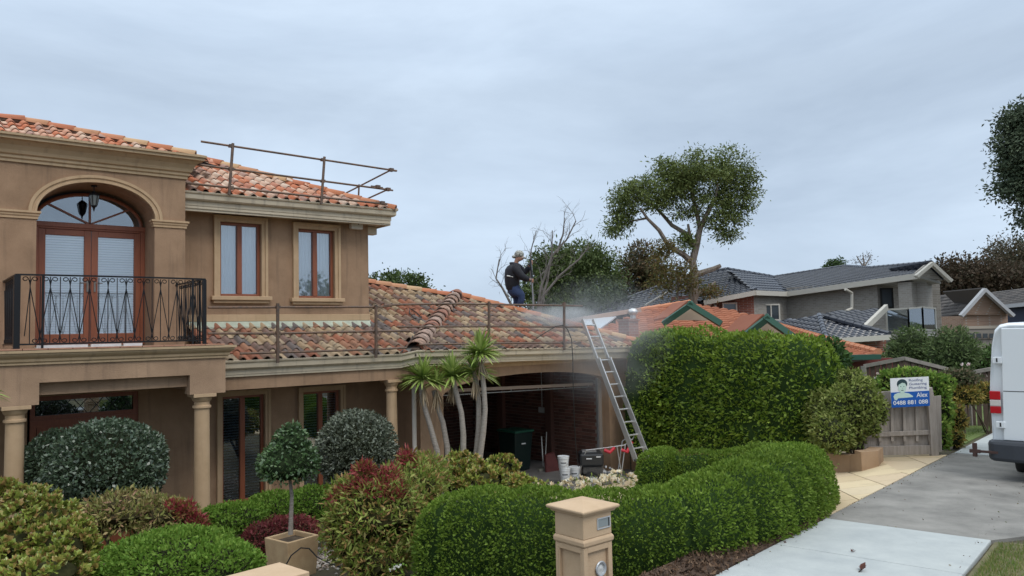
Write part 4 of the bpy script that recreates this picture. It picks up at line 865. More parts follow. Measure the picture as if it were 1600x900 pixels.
# flower bed: cream petals
def flowers(name,label,blobs,L,cols,leafm,fl=.5,cat='flowers',nl=1.0):
    c0=np.mean([b[0] for b in blobs],0); bs=(c0[0],c0[1],float(ground(c0[0],c0[1]))); t=thing(name,label,cat,bs); Vs=[];Qs=[];o=0; V2=[];Q2=[];o2=0
    pm=ramp_mat('petal_'+name,cols,.6,'island',trans=.25)
    for i,(c,R) in enumerate(blobs):
        k=max(int(R[0]*R[2]/.006*fl),3); P,N=ell_points(c,R,k,i+3,-.3,.15,4,.2)
        for p,nn in zip(P,N):
            m=9; d=RNG.normal(size=(m,3)); d/=np.linalg.norm(d,axis=1)[:,None]; d=d+nn*.7+np.array([0,0,.4]); d/=np.linalg.norm(d,axis=1)[:,None]
            V,Q=leaf_arrays(np.repeat(p[None],m,0),d,L,L*.75,.1,.0,fold=.2); Vs.append(V);Qs.append(Q+o);o+=len(V)
        n=int(R[0]*R[2]*9000*nl); P,N=ell_points(c,np.array(R)*.95,n,i+3,-.9,.15,4,.5); V,Q=leaf_arrays(P,N,.05,.022,1.2,.2); V2.append(V);Q2.append(Q+o2);o2+=len(V)
    leaves_obj('petals',np.concatenate(Vs),np.concatenate(Qs),pm,t,kind='stuff'); leaves_obj('foliage',np.concatenate(V2),np.concatenate(Q2),leafm,t,kind='stuff'); return t
flowers('cream_flowers','bed of cream and white flowers between the hedge and the garage',[B(905,762,30,14,9.5),B(935,758,30,15,9.6),B(970,754,24,15,9.7),B(880,767,20,10,9.5),B(858,762,16,8,9.7)],.055,[(.82,.72,.48),(.86,.80,.62),(.74,.56,.34),(.86,.84,.76),(.8,.66,.42)],L_NANG,4.0,nl=.3)
flowers('white_flowers','few small white flowers low against the left end of the box hedge',[B(627,886,10,5,7.6),B(617,890,6,4,7.6)],.025,[(.8,.8,.75),(.75,.75,.7)],L_LOW,1.3,nl=.5)
# mulch strip under the hedge along the path
m=MB(); m.prism([PL(-6,0.01,.03),PL(0,.01,.03),PL(.05,.4,.03),PL(-6,.5,.03)],(0,0,-.06)); tag(m.build('mulch_bed',MULCH),kind='structure')
Pm=[];
for k in range(2600):
    a=random.uniform(-4.5,.1); s=random.uniform(-.02,.42)**1.0; q=PL(a,s,.035+random.uniform(0,.02)); Pm.append(q)
Pm=np.array(Pm); V,Q=leaf_arrays(Pm,np.tile([0,0,.2],(len(Pm),1)),.045,.02,1.0,0); o=leaves_obj('bark_chips',V,Q,ramp_mat('bark_chip',[(.10,.055,.03),(.06,.035,.02),(.16,.10,.06),(.045,.028,.018)],.9,'island')); tag(o,'loose brown bark mulch strip between hedge and footpath','mulch',kind='stuff')
# gravel near the pot
gv=MB(); rng=np.random.default_rng(5)
g0=gpt(520,868); gs=[]
for k in range(2600):
    x=g0[0]+rng.normal()*.55; y=g0[1]+rng.normal()*.9; z=float(ground(x,y)); r=rng.uniform(.014,.032)
    a=rng.uniform(0,PI,3); ca,sa=math.cos(a[0]),math.sin(a[0])
    v=[(r,0,0),(-r,0,0),(0,r*.8,0),(0,-r*.8,0),(0,0,r*.6),(0,0,-r*.6)]
    gv.add([(x+ca*p[0]-sa*p[1],y+sa*p[0]+ca*p[1],z+p[2]+.01) for p in v],[(0,2,4),(2,1,4),(1,3,4),(3,0,4),(2,0,5),(1,2,5),(3,1,5),(0,3,5)])
tag(gv.build('gravel',ramp_mat('pebble',[(.38,.33,.29),(.28,.22,.18),(.46,.42,.38),(.34,.26,.21),(.5,.47,.43),(.2,.17,.15)],.8,'island'),fix=False),'loose pale pebbles on the garden bed around the pot','gravel',kind='stuff')
# garden hose
hp=[gpt(445,880)]; h0=at(446,880,9.2); pts=[at(446,884,9.3),at(455,868,9.3),at(470,856,9.3),at(483,857,9.4),at(495,870,9.4),at(515,880,9.3),at(540,889,9.2),at(565,893,9.2)]
tag(MB().tube(pts,.009,6).build('garden_hose',mat('black_rubber',(.02,.02,.02),.6),org=pts[0],smooth=True),'thin black irrigation hose looping in front of the tan pot','hose')
# ---- mailbox pillar
MBX=mat('mailbox_sand',(.47,.33,.205),.85,col2=(.53,.38,.245),scale=4,bump=.25,bscale=80,detail=8)
DM=6.0; mc=at(911,801,DM); half=.215
fa1=np.array([.979,.204,0]); fa1=np.array([math.cos(math.radians(1.5)),math.sin(math.radians(1.5)),0]); fb1=np.array([-fa1[1],fa1[0],0])
cc=mc+fa1*half+fb1*half; ztp=at(911,801,DM)[2]; gz=float(ground(cc[0],cc[1]))-.05
mbx=thing('mailbox_pillar','sand coloured square mailbox pillar with steel letter slot in front of the hedge','mailbox',(cc[0],cc[1],gz))
def sqring(h,z): return [tuple(cc[k]+fa1[k]*i*h+fb1[k]*j*h if k<2 else z for k in range(3)) for i,j in ((-1,-1),(1,-1),(1,1),(-1,1))]
def sqloft(mb,prof):
    b=len(mb.v)
    for h,z in prof: mb.v+=sqring(h,z)
    for i in range(len(prof)-1):
        for k in range(4): k2=(k+1)%4; mb.f.append((b+i*4+k,b+i*4+k2,b+i*4+4+k2,b+i*4+4+k))
    mb.f.append((b+3,b+2,b+1,b)); e=b+4*(len(prof)-1); mb.f.append((e,e+1,e+2,e+3)); return mb
h=half; z=ztp
sqloft(MB(),[(h-.05,z-.055),(h-.03,z-.05),(h-.02,z-.03),(h-.005,z-.027),(h,z-.015),(h,z-.004),(h-.01,z+.002),(.01,z+.035)]).build('cap',MBX,mbx,bevel=.004)
hb_=h-.052
sqloft(MB(),[(hb_,z-.235),(hb_,z-.055)]).build('head',MBX,mbx,bevel=.006)
sqloft(MB(),[(hb_+.0,z-.30),(hb_+.012,z-.285),(hb_+.014,z-.255),(hb_+.002,z-.236)]).build('collar',MBX,mbx,bevel=.005)
sqloft(MB(),[(hb_-.03,gz),(hb_-.03,z-.30)]).build('core',MBX,mbx)
m=MB()
for ax,sd in ((fa1,-1),(fb1,-1),(fa1,1),(fb1,1)):
    oth=fb1 if ax is fa1 else fa1; o=cc+ax*sd*(hb_-.029); o[2]=0
    for (a0,a1,z0,z1) in ((-hb_-.001 if ax is fb1 else -hb_+.03,-hb_+.045,gz,z-.30),(hb_-.045,hb_+.001 if ax is fb1 else hb_-.03,gz,z-.30),(-hb_+.045,hb_-.045,z-.345,z-.30),(-hb_+.045,hb_-.045,gz,gz+.12)):
        m.frame(o,oth,np.array([0,0,1.]),ax*sd,(a0,z0,0),(a1,z1,.029))
m.build('panel_frame',MBX,mbx,bevel=.004,fix=True)
SIL=mat('mailbox_steel',(.48,.50,.52),.35,metal=.3)
o=cc-fb1*(hb_+.0); o[2]=0; zc=z-.135
m=MB(); m.frame(o,fa1,np.array([0,0,1.]),-fb1,(-.01,zc-.045,0),(.145,zc-.035,.009)); m.frame(o,fa1,np.array([0,0,1.]),-fb1,(-.01,zc+.035,0),(.145,zc+.045,.009)); m.frame(o,fa1,np.array([0,0,1.]),-fb1,(-.01,zc-.035,0),(.0,zc+.035,.009)); m.frame(o,fa1,np.array([0,0,1.]),-fb1,(.135,zc-.035,0),(.145,zc+.035,.009)); m.build('letter_slot',SIL,mbx,bevel=.002)
m=MB(); m.frame(o,fa1,np.array([0,0,1.]),-fb1,(.004,zc-.031,.0),(.122,zc+.033,.003)); m.build('slot_flap',mat('flap_steel',(.26,.29,.30),.3,metal=.3),mbx)
m=MB(); m.frame(o,fa1,np.array([0,0,1.]),-fb1,(.122,zc-.035,.0),(.135,zc+.035,.001)); m.build('slot_gap',BLACK,mbx)
o2=cc-fb1*(hb_-.029)+fa1*.045; o2[2]=z-.50
MB().lathe(o2,[(.055,0),(.062,.012),(.056,.02),(.043,.016),(.04,.004)],28,axis=-fb1,cap=False).build('paper_tube_ring',SIL,mbx,smooth=True)
MB().lathe(o2,[(.041,.002),(.030,.003),(.001,.012)],24,axis=-fb1,cap=False).build('paper_tube_cover',mat('pale_plastic',(.6,.6,.58),.4),mbx,smooth=True)
# ---- front wall pier, its cap just in view at the bottom
pc=at(483,892,4.9); q=at(437,878,5.4)
fw=thing('wall_pier','flat sand coloured cap of a low garden wall pier at the bottom edge','wall pier',(pc[0]-.3,pc[1]+.2,float(ground(pc[0],pc[1]))))
zc=pc[2]; h1=.36; cx=np.array([pc[0]-.42,pc[1]+.10,0]); 
c_a=at(437,878,5.35); c_b=at(484,893,5.0); c_c=at(340,902,5.0)
e1=c_b-c_a; c_a[2]=c_b[2]=c_c[2]=c_b[2]
c_a=at(437,878,1)-C0; t=(zc-ZC)/c_a[2]; c_a=C0+c_a*t; c_b=at(484,893,1)-C0; c_b=C0+c_b*((zc-ZC)/c_b[2]); c_c=at(340,903,1)-C0; c_c=C0+c_c*((zc-ZC)/c_c[2]); c_d=c_b+(c_c-c_a)
m=MB(); m.prism([c_a,c_b,c_d,c_c],(0,0,-.06)); m.build('cap',MBX,fw,bevel=.006)
ctr=(c_a+c_b+c_c+c_d)/4
m=MB(); m.prism([ctr+(p-ctr)*.86-np.array([0,0,.06]) for p in (c_a,c_b,c_d,c_c)],(0,0,-(zc-.06-float(ground(ctr[0],ctr[1]))+.1))); m.build('shaft',MBX,fw)
# ---- yucca
YL=ramp_mat('yucca_leaf',[(.22,.32,.06),(.32,.42,.10),(.16,.25,.05),(.42,.50,.16)],.4,'island',trans=.2); YD=ramp_mat('yucca_dry',[(.36,.27,.17),(.28,.2,.12),(.42,.33,.22)],.8,'island',trans=.1)
def blades(c,n,L,w,elev,m,parent,name,rng,droop=.25,minel=-.3):
    V=[];Q=[]
    for k in range(n):
        az=rng.uniform(0,2*PI); el=rng.uniform(*elev); d=np.array([math.cos(az)*math.cos(el),math.sin(az)*math.cos(el),math.sin(el)]); l=L*rng.uniform(.75,1.15); sd=np.cross(d,[0,0,1]); sd/=np.linalg.norm(sd)+1e-9; up=np.cross(sd,d); b=len(V); seg=4
        for i in range(seg+1):
            t=i/seg; p=c+d*l*t+np.array([0,0,-droop*l*t*t*math.cos(el)]); ww=w*(1-t)**.6*(.6+.4*min(t*6,1))+.002
            V+=[p-sd*ww/2+up*ww*.25,p,p+sd*ww/2+up*ww*.25]
        for i in range(seg):
            for j in (0,1): a=b+i*3+j; Q.append((a,a+1,a+4,a+3))
    o=leaves_obj(name,np.array(V),np.array(Q),m,parent); return o
yu=thing('yucca_tree','clump of grey trunked yuccas with spiky green heads before the garage pier','yucca',gpt(715,735)); yb=ORG[yu.name]; DY=14.9; rng=np.random.default_rng(3)
TR=[([(690,735),(683,705),(672,665),(660,625),(657,598)],(657,596)),([(700,735),(699,700),(692,660),(683,635),(678,610)],None),([(722,725),(724,680),(721,645),(712,610),(708,592)],(708,592)),([(738,715),(748,670),(748,630),(744,595),(738,575)],(742,585)),([(742,715),(755,675),(758,640),(756,605),(752,570)],(753,560))]
for i,(tp_,hd) in enumerate(TR):
    P=[at(x,y,DY+ (i%2)*.15) for x,y in tp_]; P[0]=np.array([P[0][0],P[0][1],float(ground(P[0][0],P[0][1]))-.1]) if 0 else P[0]-np.array([0,0,.6])
    MB().tube(P,[.065,.058,.052,.05,.048],10).build('trunk',BARKG,yu,smooth=True)
for i,(x,y,n) in enumerate(((661,592,150),(708,588,140),(751,552,150),(741,582,90),(682,600,60))):
    c=at(x,y,DY+(i%2)*.15); blades(c,n,(.52 if i<4 else .38),.07,(-.25,1.45),YL,yu,'leaf_crown',rng)['kind']='stuff'
    blades(c-np.array([0,0,.12]),24,.42,.035,(-1.5,-1.0),YD,yu,'dead_leaf_skirt',rng,0)['kind']='stuff'
c=gpt(716,742); c=at(716,728,14.4); g=thing('spiky_plant','young green spiky plant at the foot of the yucca trunks','plant',(c[0],c[1],c[2]-.1)); blades(c-np.array([0,0,.15]),45,.5,.035,(.3,1.5),YL,g,'leaves',rng)['kind']='stuff'
c=at(-30,612,9.0); g=thing('yucca_tree','yucca leaf tips poking in at the left edge before the column','yucca',(c[0],c[1],float(ground(c[0],c[1])))); MB().tube([ORG[g.name],c],[.07,.05],8).build('trunk',BARKG,g); blades(c,60,.36,.035,(-.4,1.4),YL,g,'leaf_crown',rng)['kind']='stuff'
# ================================================================ garage contents
gx=lambda x,y,Y:onY(x,y,Y)
def bucket(x,y,Y,label,z=None,r=.125,hh=.262):
    p=gx(x,y,Y); zz=p[2] if z is None else z; t=thing('bucket',label,'bucket',(p[0],p[1],zz),'white plastic buckets')
    MB().lathe((p[0],p[1],0),[(r*.86,zz),(r*.88,zz+.01),(r*.98,zz+hh*.80)],24).build('body',mat('bucket_white',(.68,.70,.72),.35),t,smooth=True)
    MB().lathe((p[0],p[1],0),[(r*1.02,zz+hh*.78),(r*1.05,zz+hh*.80),(r*1.05,zz+hh*.84),(r,zz+hh*.85),(r*1.0,zz+hh*.92),(r*1.08,zz+hh*.93),(r*1.08,zz+hh),(r*.99,zz+hh+.003),(r*.97,zz+hh*.985),(.01,zz+hh*.985)],24,cap=False).build('lid',mat('bucket_lid',(.74,.76,.78),.35),t,smooth=True)
    d=C0-np.array([p[0],p[1],C0[2]]); d/=np.linalg.norm(d); s=np.array([-d[1],d[0],0])*-1
    lb=MB(); n=6
    for k in range(n):
        a0=-.55+k*1.1/n; a1=a0+1.1/n; P=[]
        for a in (a0,a1): q=d*math.cos(a)+s*math.sin(a); P.append(q)
        R_=r*.965; lb.add([(p[0]+P[0][0]*R_,p[1]+P[0][1]*R_,zz+hh*.42),(p[0]+P[1][0]*R_,p[1]+P[1][1]*R_,zz+hh*.42),(p[0]+P[1][0]*R_*1.012,p[1]+P[1][1]*R_*1.012,zz+hh*.52),(p[0]+P[0][0]*R_*1.012,p[1]+P[0][1]*R_*1.012,zz+hh*.52)],[(0,1,2,3)])
    lb.build('printed_band',mat('bucket_print',(.10,.11,.13),.5),t,fix=False)
    hd=MB(); hd.tube([(p[0]+s[0]*r*math.cos(a)+d[0]*r*1.05*math.sin(a)*.9,p[1]+s[1]*r*math.cos(a)+d[1]*r*1.05*math.sin(a)*.9,zz+hh*.8-.16*math.sin(a)) for a in np.linspace(0,PI,12)],.004,5); hd.build('handle',GALV,t)
    return t,p,zz,hh
_,p,zz,hh=bucket(883,749,13.0,'lower white bucket of the stack of two by the brick wall'); x_,y_=p[0],p[1]
bucket(881,749,13.0,'upper white bucket standing on top of another bucket',z=zz+hh+.004)
bucket(897.5,747,13.15,'single white bucket standing just right of the bucket stack',r=.128)
# green wheelie bin
wb=gx(806,738,15.2); t=thing('wheelie_bin','dark green wheelie bin standing inside the dim garage','bin',(wb[0],wb[1],0))
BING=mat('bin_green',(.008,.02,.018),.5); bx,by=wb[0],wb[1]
m=MB(); v=[(bx-.24,by-.27,.05),(bx+.24,by-.27,.05),(bx+.24,by+.27,.05),(bx-.24,by+.27,.05),(bx-.29,by-.36,.98),(bx+.29,by-.36,.98),(bx+.29,by+.33,.98),(bx-.29,by+.33,.98)]; m.add(v,[(3,2,1,0),(4,5,6,7),(0,1,5,4),(1,2,6,5),(2,3,7,6),(3,0,4,7)]); m.build('body',BING,t,bevel=.02)
MB().boxab((bx-.31,by-.40,.985),(bx+.31,by+.36,1.04)).build('lid',mat('bin_lid',(.015,.09,.055),.45),t,bevel=.02)
for s in (-1,1): MB().lathe((bx+s*.26,by+.3,.1),[(.1,-.03),(.1,.03)],16,axis=(1,0,0)).build('wheel',mat('black_rubber',(.02,.02,.02),.6),t)
MB().boxab((bx-.08,by-.367,.7),(bx+.04,by-.345,.73)).build('number_sticker',WHITE,t)
# broom and pole
p0=gx(849,735,14.6); p1=gx(846,682,14.8); t=thing('broom','pale broom with long handle leaning on the brick garage wall','broom',p0)
MB().tube([p0+[0,0,.1],p1],.014,8).build('handle',mat('pale_pole',(.45,.45,.43),.5),t); m=MB(); m.boxab(p0-[.16,.04,0],p0+[.12,.04,.05]); m.build('head',mat('broom_head',(.25,.24,.2),.7),t); m=MB(); m.boxab(p0-[.15,.03,.07],p0+[.11,.03,0.001]); m.build('bristles',mat('broom_bristle',(.3,.3,.26),.9),t)
p0=gx(851.5,735,14.7); p1=gx(854,675,15.0); tag(MB().tube([p0,p1],.012,8).build('long_pole',mat('pale_pole',(.45,.45,.43),.5),org=p0),'thin pale pole leaning on the brick wall beside the broom','pole')
p=gx(851.5,664,15.6); t=thing('power_box','small white switch box on the garage brick wall','switch box',p); MB().boxab((XB-.06,p[1]-.12,1.32),(XB-.014,p[1]+.12,1.46)).build('case',mat('box_grey',(.5,.5,.5),.5),t,bevel=.006); MB().tube([(XB-.03,p[1],1.46),(XB-.03,p[1],2.7)],.012,6).build('conduit',mat('box_grey',(.5,.5,.5),.5),t)
p=gx(867,742,14.3); t=thing('ground_cover','dull red folded ground cover sheet leaning behind the buckets','cover',p); m=MB(); m.prism([p+[-.26,0,0],p+[.24,.0,0],p+[.16,.18,.5],p+[-.12,.18,.46]],(0,.06,.02)); m.build('sheet',mat('dull_red',(.12,.03,.028),.6,col2=(.08,.02,.02),scale=5),t)
p=gx(862,724,14.9)
# petrol pressure washer
pw=gx(941,757,12.95); t=thing('pressure_washer','petrol pressure washer with red grips and silver pump in the garage entrance','pressure washer',(pw[0],pw[1],pw[2])); ox,oy,oz=pw
RED=mat('washer_red',(.60,.03,.05),.35); BLP=mat('washer_black',(.025,.027,.03),.4); SILV=mat('cast_metal',(.5,.5,.5),.35,metal=.7,col2=(.25,.25,.25),scale=25)
rt=R0; dp=F0
KW=1.28
def PWp(a,b,c): return np.array([ox,oy,oz])+(rt*a+np.array([0,0,1.])*b+dp*c)*KW
m=MB(); m.frame(PWp(0,0,0),rt*KW,np.array([0,0,1.])*KW,dp*KW,(-.42,.36,-.22),(.02,.60,.22)); m.build('engine_tank',BLP,t,bevel=.05)
m=MB(); m.frame(PWp(0,0,0),rt*KW,np.array([0,0,1.])*KW,dp*KW,(-.36,.22,-.18),(.0,.36,.18)); m.build('engine_block',mat('engine_dark',(.05,.05,.05),.5,col2=(.12,.11,.1),scale=30),t,bevel=.02)
m=MB(); m.frame(PWp(0,0,0),rt*KW,np.array([0,0,1.])*KW,dp*KW,(-.36,.605,-.1),(-.1,.63,.1)); m.build('tank_cap_strap',GALV,t)
for a,b,w in ((-.3,.5,.10),(-.12,.53,.08)): m=MB(); m.frame(PWp(a,b,-.225),rt*KW,np.array([0,0,1.])*KW,dp*KW,(0,0,-.006),(w,.02,0)); m.build('white_decal',WHITE,t)
MB().lathe(PWp(-.22,.16,-.27),[(.155,-.05),(.16,-.03),(.16,.03),(.155,.05)],24,axis=dp).build('wheel',mat('black_rubber',(.02,.02,.02),.6),t,smooth=True)
MB().lathe(PWp(-.22,.16,-.33),[(.07,0),(.075,.01),(.03,.03)],18,axis=dp).build('wheel_hub',GALV,t)
MB().lathe(PWp(-.22,.16,.27),[(.155,-.05),(.16,-.03),(.16,.03),(.155,.05)],24,axis=dp).build('wheel',mat('black_rubber',(.02,.02,.02),.6),t,smooth=True)
m=MB()
for (a,b,c,s) in ((.02,.25,-.12,.07),(.10,.22,-.1,.06),(.17,.28,-.08,.05),(.06,.33,-.06,.045),(.2,.2,-.05,.05),(.13,.32,-.12,.03)): v,f=ico(PWp(a,b,c),(s,s,s),3,.3,1); m.add(v,f)
for k in range(6): m.lathe(PWp(.0+k*.03,.24,-.14),[(.05,0),(.05,.012)],12,axis=rt)
m.build('pump',SILV,t)
m=MB(); m.tube([PWp(-.45,.05,-.2),PWp(.3,.05,-.2),PWp(.42,.75,-.2),PWp(.55,.84,-.2)],.016,8); m.tube([PWp(-.45,.05,.2),PWp(.3,.05,.2),PWp(.42,.75,.2),PWp(.55,.84,.2)],.016,8); m.tube([PWp(.55,.84,-.2),PWp(.62,.88,0),PWp(.55,.84,.2)],.016,8); m.tube([PWp(-.3,.66,-.2),PWp(.1,.70,-.2),PWp(.42,.74,-.2)],.014,8); m.tube([PWp(-.3,.66,-.2),PWp(-.42,.3,-.2),PWp(-.45,.05,-.2)],.014,8); m.tube([PWp(.35,.0,-.26),PWp(.30,.40,-.26),PWp(.26,.72,-.24)],.014,8); m.build('frame',mat('washer_frame',(.5,.5,.5),.35,metal=.6),t,smooth=True)
for a0,a1 in ((.03,.22),(.34,.54)): 
    m=MB(); m.tube([PWp(a0,.66,-.22),PWp((a0+a1)/2,.62,-.24),PWp(a1,.70+.1*(a0>.3),-.22)],[.04,.045,.035],8); m.build('red_grip',RED,t,smooth=True)
m=MB(); m.tube([PWp(-.7,.04,-.45),PWp(-.5,.08,-.5),PWp(-.3,.10,-.45),PWp(-.12,.07,-.35)],.035,8); m.build('suction_hose',BLP,t,smooth=True)
# ---- ladder
LT=onY(917,499,12.72); LTr=onY(926,498,12.72)
lw=.40; bl=gpt(988,722); bl=onY(991,716,11.15); br=onY(1006,706,11.15)
lad=thing('extension_ladder','aluminium extension ladder leaning on the garage gutter','ladder',bl)
A=onY(910,499,12.75); Bt=onY(929,497,12.75); A2=onY(992,720,11.2); B2=onY(1010,712,11.2)
sd=(B2-A2); sd[2]=0; sd=sd/np.linalg.norm(sd); B2=A2+sd*.40; Bt=A+sd*.34
A2g=A2.copy(); ax=(A2-A)/np.linalg.norm(A2-A)
for p,q in ((A,A2),(Bt,B2)): m=MB(); m.bar(p,q,.028,.07,up=np.cross(ax,sd)); m.build('stile',ALU,lad)
LL=np.linalg.norm(A2-A); nr=int(LL/.30)
for k in range(nr):
    p=A+ax*(.15+k*.30); q=Bt+(B2-Bt)*((.15+k*.3)/LL); m=MB(); m.tube([p,q],.017,8); m.build('rung',ALU,lad)
off=np.cross(ax,sd)*.06
if off[1]>0: off=-off
for p,q in ((A,A2),(Bt,B2)):
    m=MB(); m.bar(p+(q-p)*.30+off,q+off,.028,.06,up=np.cross(ax,sd)); m.build('lower_stile',ALU,lad)
for p in (A2,B2): v,f=ico(p+off*.5,(.05,.05,.03),2,.05,2); MB().add(v,f).build('rubber_foot',mat('black_rubber',(.02,.02,.02),.6),lad)
# pressure hose over the roof
RUB=mat('black_rubber',(.02,.02,.02),.6)
hz=[onY(x,y,Y) for x,y,Y in ((755,532,13.8),(800,537,13.5),(830,534,13.3),(850,521,12.95),(868,510,12.7),(880,508,12.62),(887,515,12.6),(893,530,12.6),(895,560,12.6),(895.5,600,12.65),(897,650,12.7),(900,700,12.9),(905,740,13.2)) ]
tag(MB().tube(hz,.011,6).build('pressure_hose',RUB,org=hz[0],smooth=True),'thin black pressure hose looping over the garage gutter and hanging down','hose')
hz=[onY(x,y,Y) for x,y,Y in ((676,477,15.4),(666,488,15.1),(658,500,14.6),(650,492,14.7),(640,486,14.9),(640,494,14.7),(648,502,14.5),(657,500,14.55),(650,520,14.0),(640,540,13.3),(626,556,12.9))]
tag(MB().tube([h+[0,0,.06] for h in hz],.012,6).build('roof_cable',RUB,org=hz[0],smooth=True),'dark looped cable lying in the roof valley beside the hip tiles','cable')
# ================================================================ the worker
def skin(name,chains,mats,parent,sub=1,smooth=True):
    """connected edges with a radius per joint; returns one continuous mesh"""
    V=[];E_=[];Rr=[];idx={}
    for ch in chains:
        prev=None
        for (key,p,r) in ch:
            if key not in idx: idx[key]=len(V); V.append(p); Rr.append(r)
            if prev is not None and prev!=idx[key]: E_.append((prev,idx[key]))
            prev=idx[key]
    og=ORG[parent.name]; me=bpy.data.meshes.new(name); me.from_pydata([tuple(np.array(v)-og) for v in V],E_,[]); me.update()
    tmp=bpy.data.objects.new(name,me); COL.objects.link(tmp)
    m=tmp.modifiers.new('s','SKIN'); 
    me.skin_vertices.new(name='') if not me.skin_vertices else None
    for i,r in enumerate(Rr):
        sv=me.skin_vertices[0].data[i]; sv.radius=(r,r) if not hasattr(r,'__len__') else r; sv.use_root=(i==0)
    m.use_smooth_shade=True; s2=tmp.modifiers.new('d','SUBSURF'); s2.levels=sub; s2.render_levels=sub
    dg=bpy.context.evaluated_depsgraph_get(); ev=tmp.evaluated_get(dg); nm=bpy.data.meshes.new_from_object(ev); nm.name=name
    bpy.data.objects.remove(tmp); nm.materials.clear(); nm.materials.append(mats); nm.polygons.foreach_set('use_smooth',[True]*len(nm.polygons))
    o=bpy.data.objects.new(name,nm); link(o,parent); return o
DP=19.6
def W_(x,y,d=0.0):
    if x<305 and 470<y<725: x=x+17
    return at(750+x/4.735,310+y/4.735,DP+d)
pr_=W_(290,838); per=thing('person','person in dark jacket, blue jeans and patterned cap washing the roof with a lance','person',pr_)
def J(k,x,y,r,d=0.0): return (k,W_(x,y,d),r)
SKIN=mat('skin',(.42,.22,.15),.6); JKT=mat('jacket_black',(.008,.008,.012),.8,col2=(.018,.018,.026),scale=6,bump=.8,bscale=9); JEAN=mat('jeans_blue',(.014,.028,.075),.85,col2=(.03,.05,.12),scale=9,bump=.6,bscale=10)
GLV=mat('glove_grey',(.06,.06,.065),.8,col2=(.2,.2,.2),scale=40); BOOT=mat('boot_brown',(.09,.05,.028),.7,col2=(.16,.10,.06),scale=12)
hx,hy=292,440
body=[[J('pel',228,672,.05),J('ab',222,600,.08),J('ch',228,530,.09),J('nk0',250,480,.06),J('nk',270,460,.062),J('hd',286,447,.092),J('hd1',294,428,.112),J('hd2',290,408,.09)],
 [J('hd1',292,428,.082),J('nose',322,446,.025)],
 [J('ch',228,530,.125),J('sh1',238,505,.07,-.16),J('el1',322,588,.045,-.22),J('wr1',368,600,.03,-.12)],
 [J('ch',228,530,.125),J('sh2',262,500,.07,.16),J('el2',335,545,.045,.20),J('wr2',368,492,.03,.10)],
 [J('pel',228,665,.10),J('hp1',240,685,.05,-.10),J('kn1',312,712,.045,-.12),J('an1',292,800,.035,-.10),J('ft1',318,822,.035,-.10)],
 [J('pel',228,665,.10),J('hp2',232,690,.05,.10),J('kn2',276,745,.045,.12),J('an2',262,800,.035,.10),J('ft2',285,812,.035,.10)]]
# gloved hands: palm and fingers closed on the lance
def fingers(base,wr,d,sg):
    out=[]; bx_,by_=base
    for k in range(4): out.append([J('pm'+sg,bx_,by_,.036,d),J('f%d%s'%(k,sg),bx_+10,by_-9+k*7,.012,d-.03+.0),J('g%d%s'%(k,sg),bx_+17-k,by_-7+k*7,.011,d+.02),J('h%d%s'%(k,sg),bx_+11-k,by_-5+k*7,.010,d+.045)])
    out.append([J('pm'+sg,bx_,by_,.036,d),J('t%s'%sg,bx_+6,by_-14,.013,d+.03),J('u%s'%sg,bx_+14,by_-12,.011,d+.05)])
    return out
bodyc=body+[[J('wr1',368,600,.03,-.12),J('pma',380,606,.036,-.05)],[J('wr2',368,492,.03,.10),J('pmb',374,474,.036,.05)]]
bodyc+=fingers((380,606),None,-.05,'a')+fingers((374,474),None,.05,'b')
skin('body',bodyc,SKIN,per)
skin('jacket',[[J('hem',228,696,.17),J('a',222,640,.20),J('b',218,590,.21),J('c',224,530,.22),J('d',240,492,.16),J('e',258,470,.10)],
 [J('c',224,530,.22),J('s1',240,516,.13,-.18),J('e1',320,588,.10,-.24),J('w1',362,599,.075,-.13)],
 [J('c',224,530,.22),J('s2',262,510,.13,.18),J('e2',335,550,.10,.20),J('w2',368,500,.075,.11)],
 [J('d',240,492,.16),J('hood',210,500,.11)]],JKT,per)
skin('trousers',[[J('w',226,628,.17),J('w1',230,660,.18),J('p',234,684,.17)],[J('p',234,684,.17),J('a',250,692,.145,-.10),J('k',314,712,.115,-.12),J('m',304,758,.10,-.11),J('f',292,806,.085,-.10)],[J('p',234,684,.17),J('b',238,696,.14,.10),J('k2',278,745,.11,.12),J('f2',262,800,.085,.10)]],JEAN,per)
skin('boots',[[J('a',292,806,.08,-.10),J('b',293,830,.075,-.10),J('c',330,838,.06,-.10)]],BOOT,per); skin('boots',[[J('a',264,796,.08,.10),J('b',262,822,.075,.10),J('c',298,830,.06,.10)]],BOOT,per)
skin('glove',[[J('w',362,599,.06,-.12),J('p',380,606,.065,-.05)]]+[[(k.replace('x',''),p,r*1.6) for k,p,r in ch] for ch in fingers((380,606),None,-.05,'a')],GLV,per); skin('glove',[[J('w',368,498,.06,.10),J('p',374,474,.065,.05)]]+[[(k,p,r*1.6) for k,p,r in ch] for ch in fingers((374,474),None,.05,'b')],GLV,per)
CAM=mat('cap_camouflage',(.10,.10,.08),.8,col2=(.42,.42,.38),scale=30,pos=(.45,.52))
m=MB(); v,f=ico(W_(290,414),(.125,.125,.105),3,.03,3); m.add(v,f); m.build('cap',CAM,per,smooth=True)
cr_=W_(318,430); m=MB(); v,f=ico(W_(322,440),(.10,.09,.022),3,.02,2); m.add(v,f); m.build('cap_peak',CAM,per,smooth=True); m=MB(); v,f=ico(W_(256,432),(.075,.07,.045),4,.05,2); m.add(v,f); m.build('cap_flap',CAM,per,smooth=True)
m=MB()
for sg in (-1,1):
    v,f=ico(W_(311,438,sg*.035),(.012,.012,.012),2,0,1); m.add(v,f)
m.build('eyes',BLACK,per); v,f=ico(W_(286,440,-.08),(.018,.012,.03),2,0,1); MB().add(v,f).build('ear',SKIN,per)
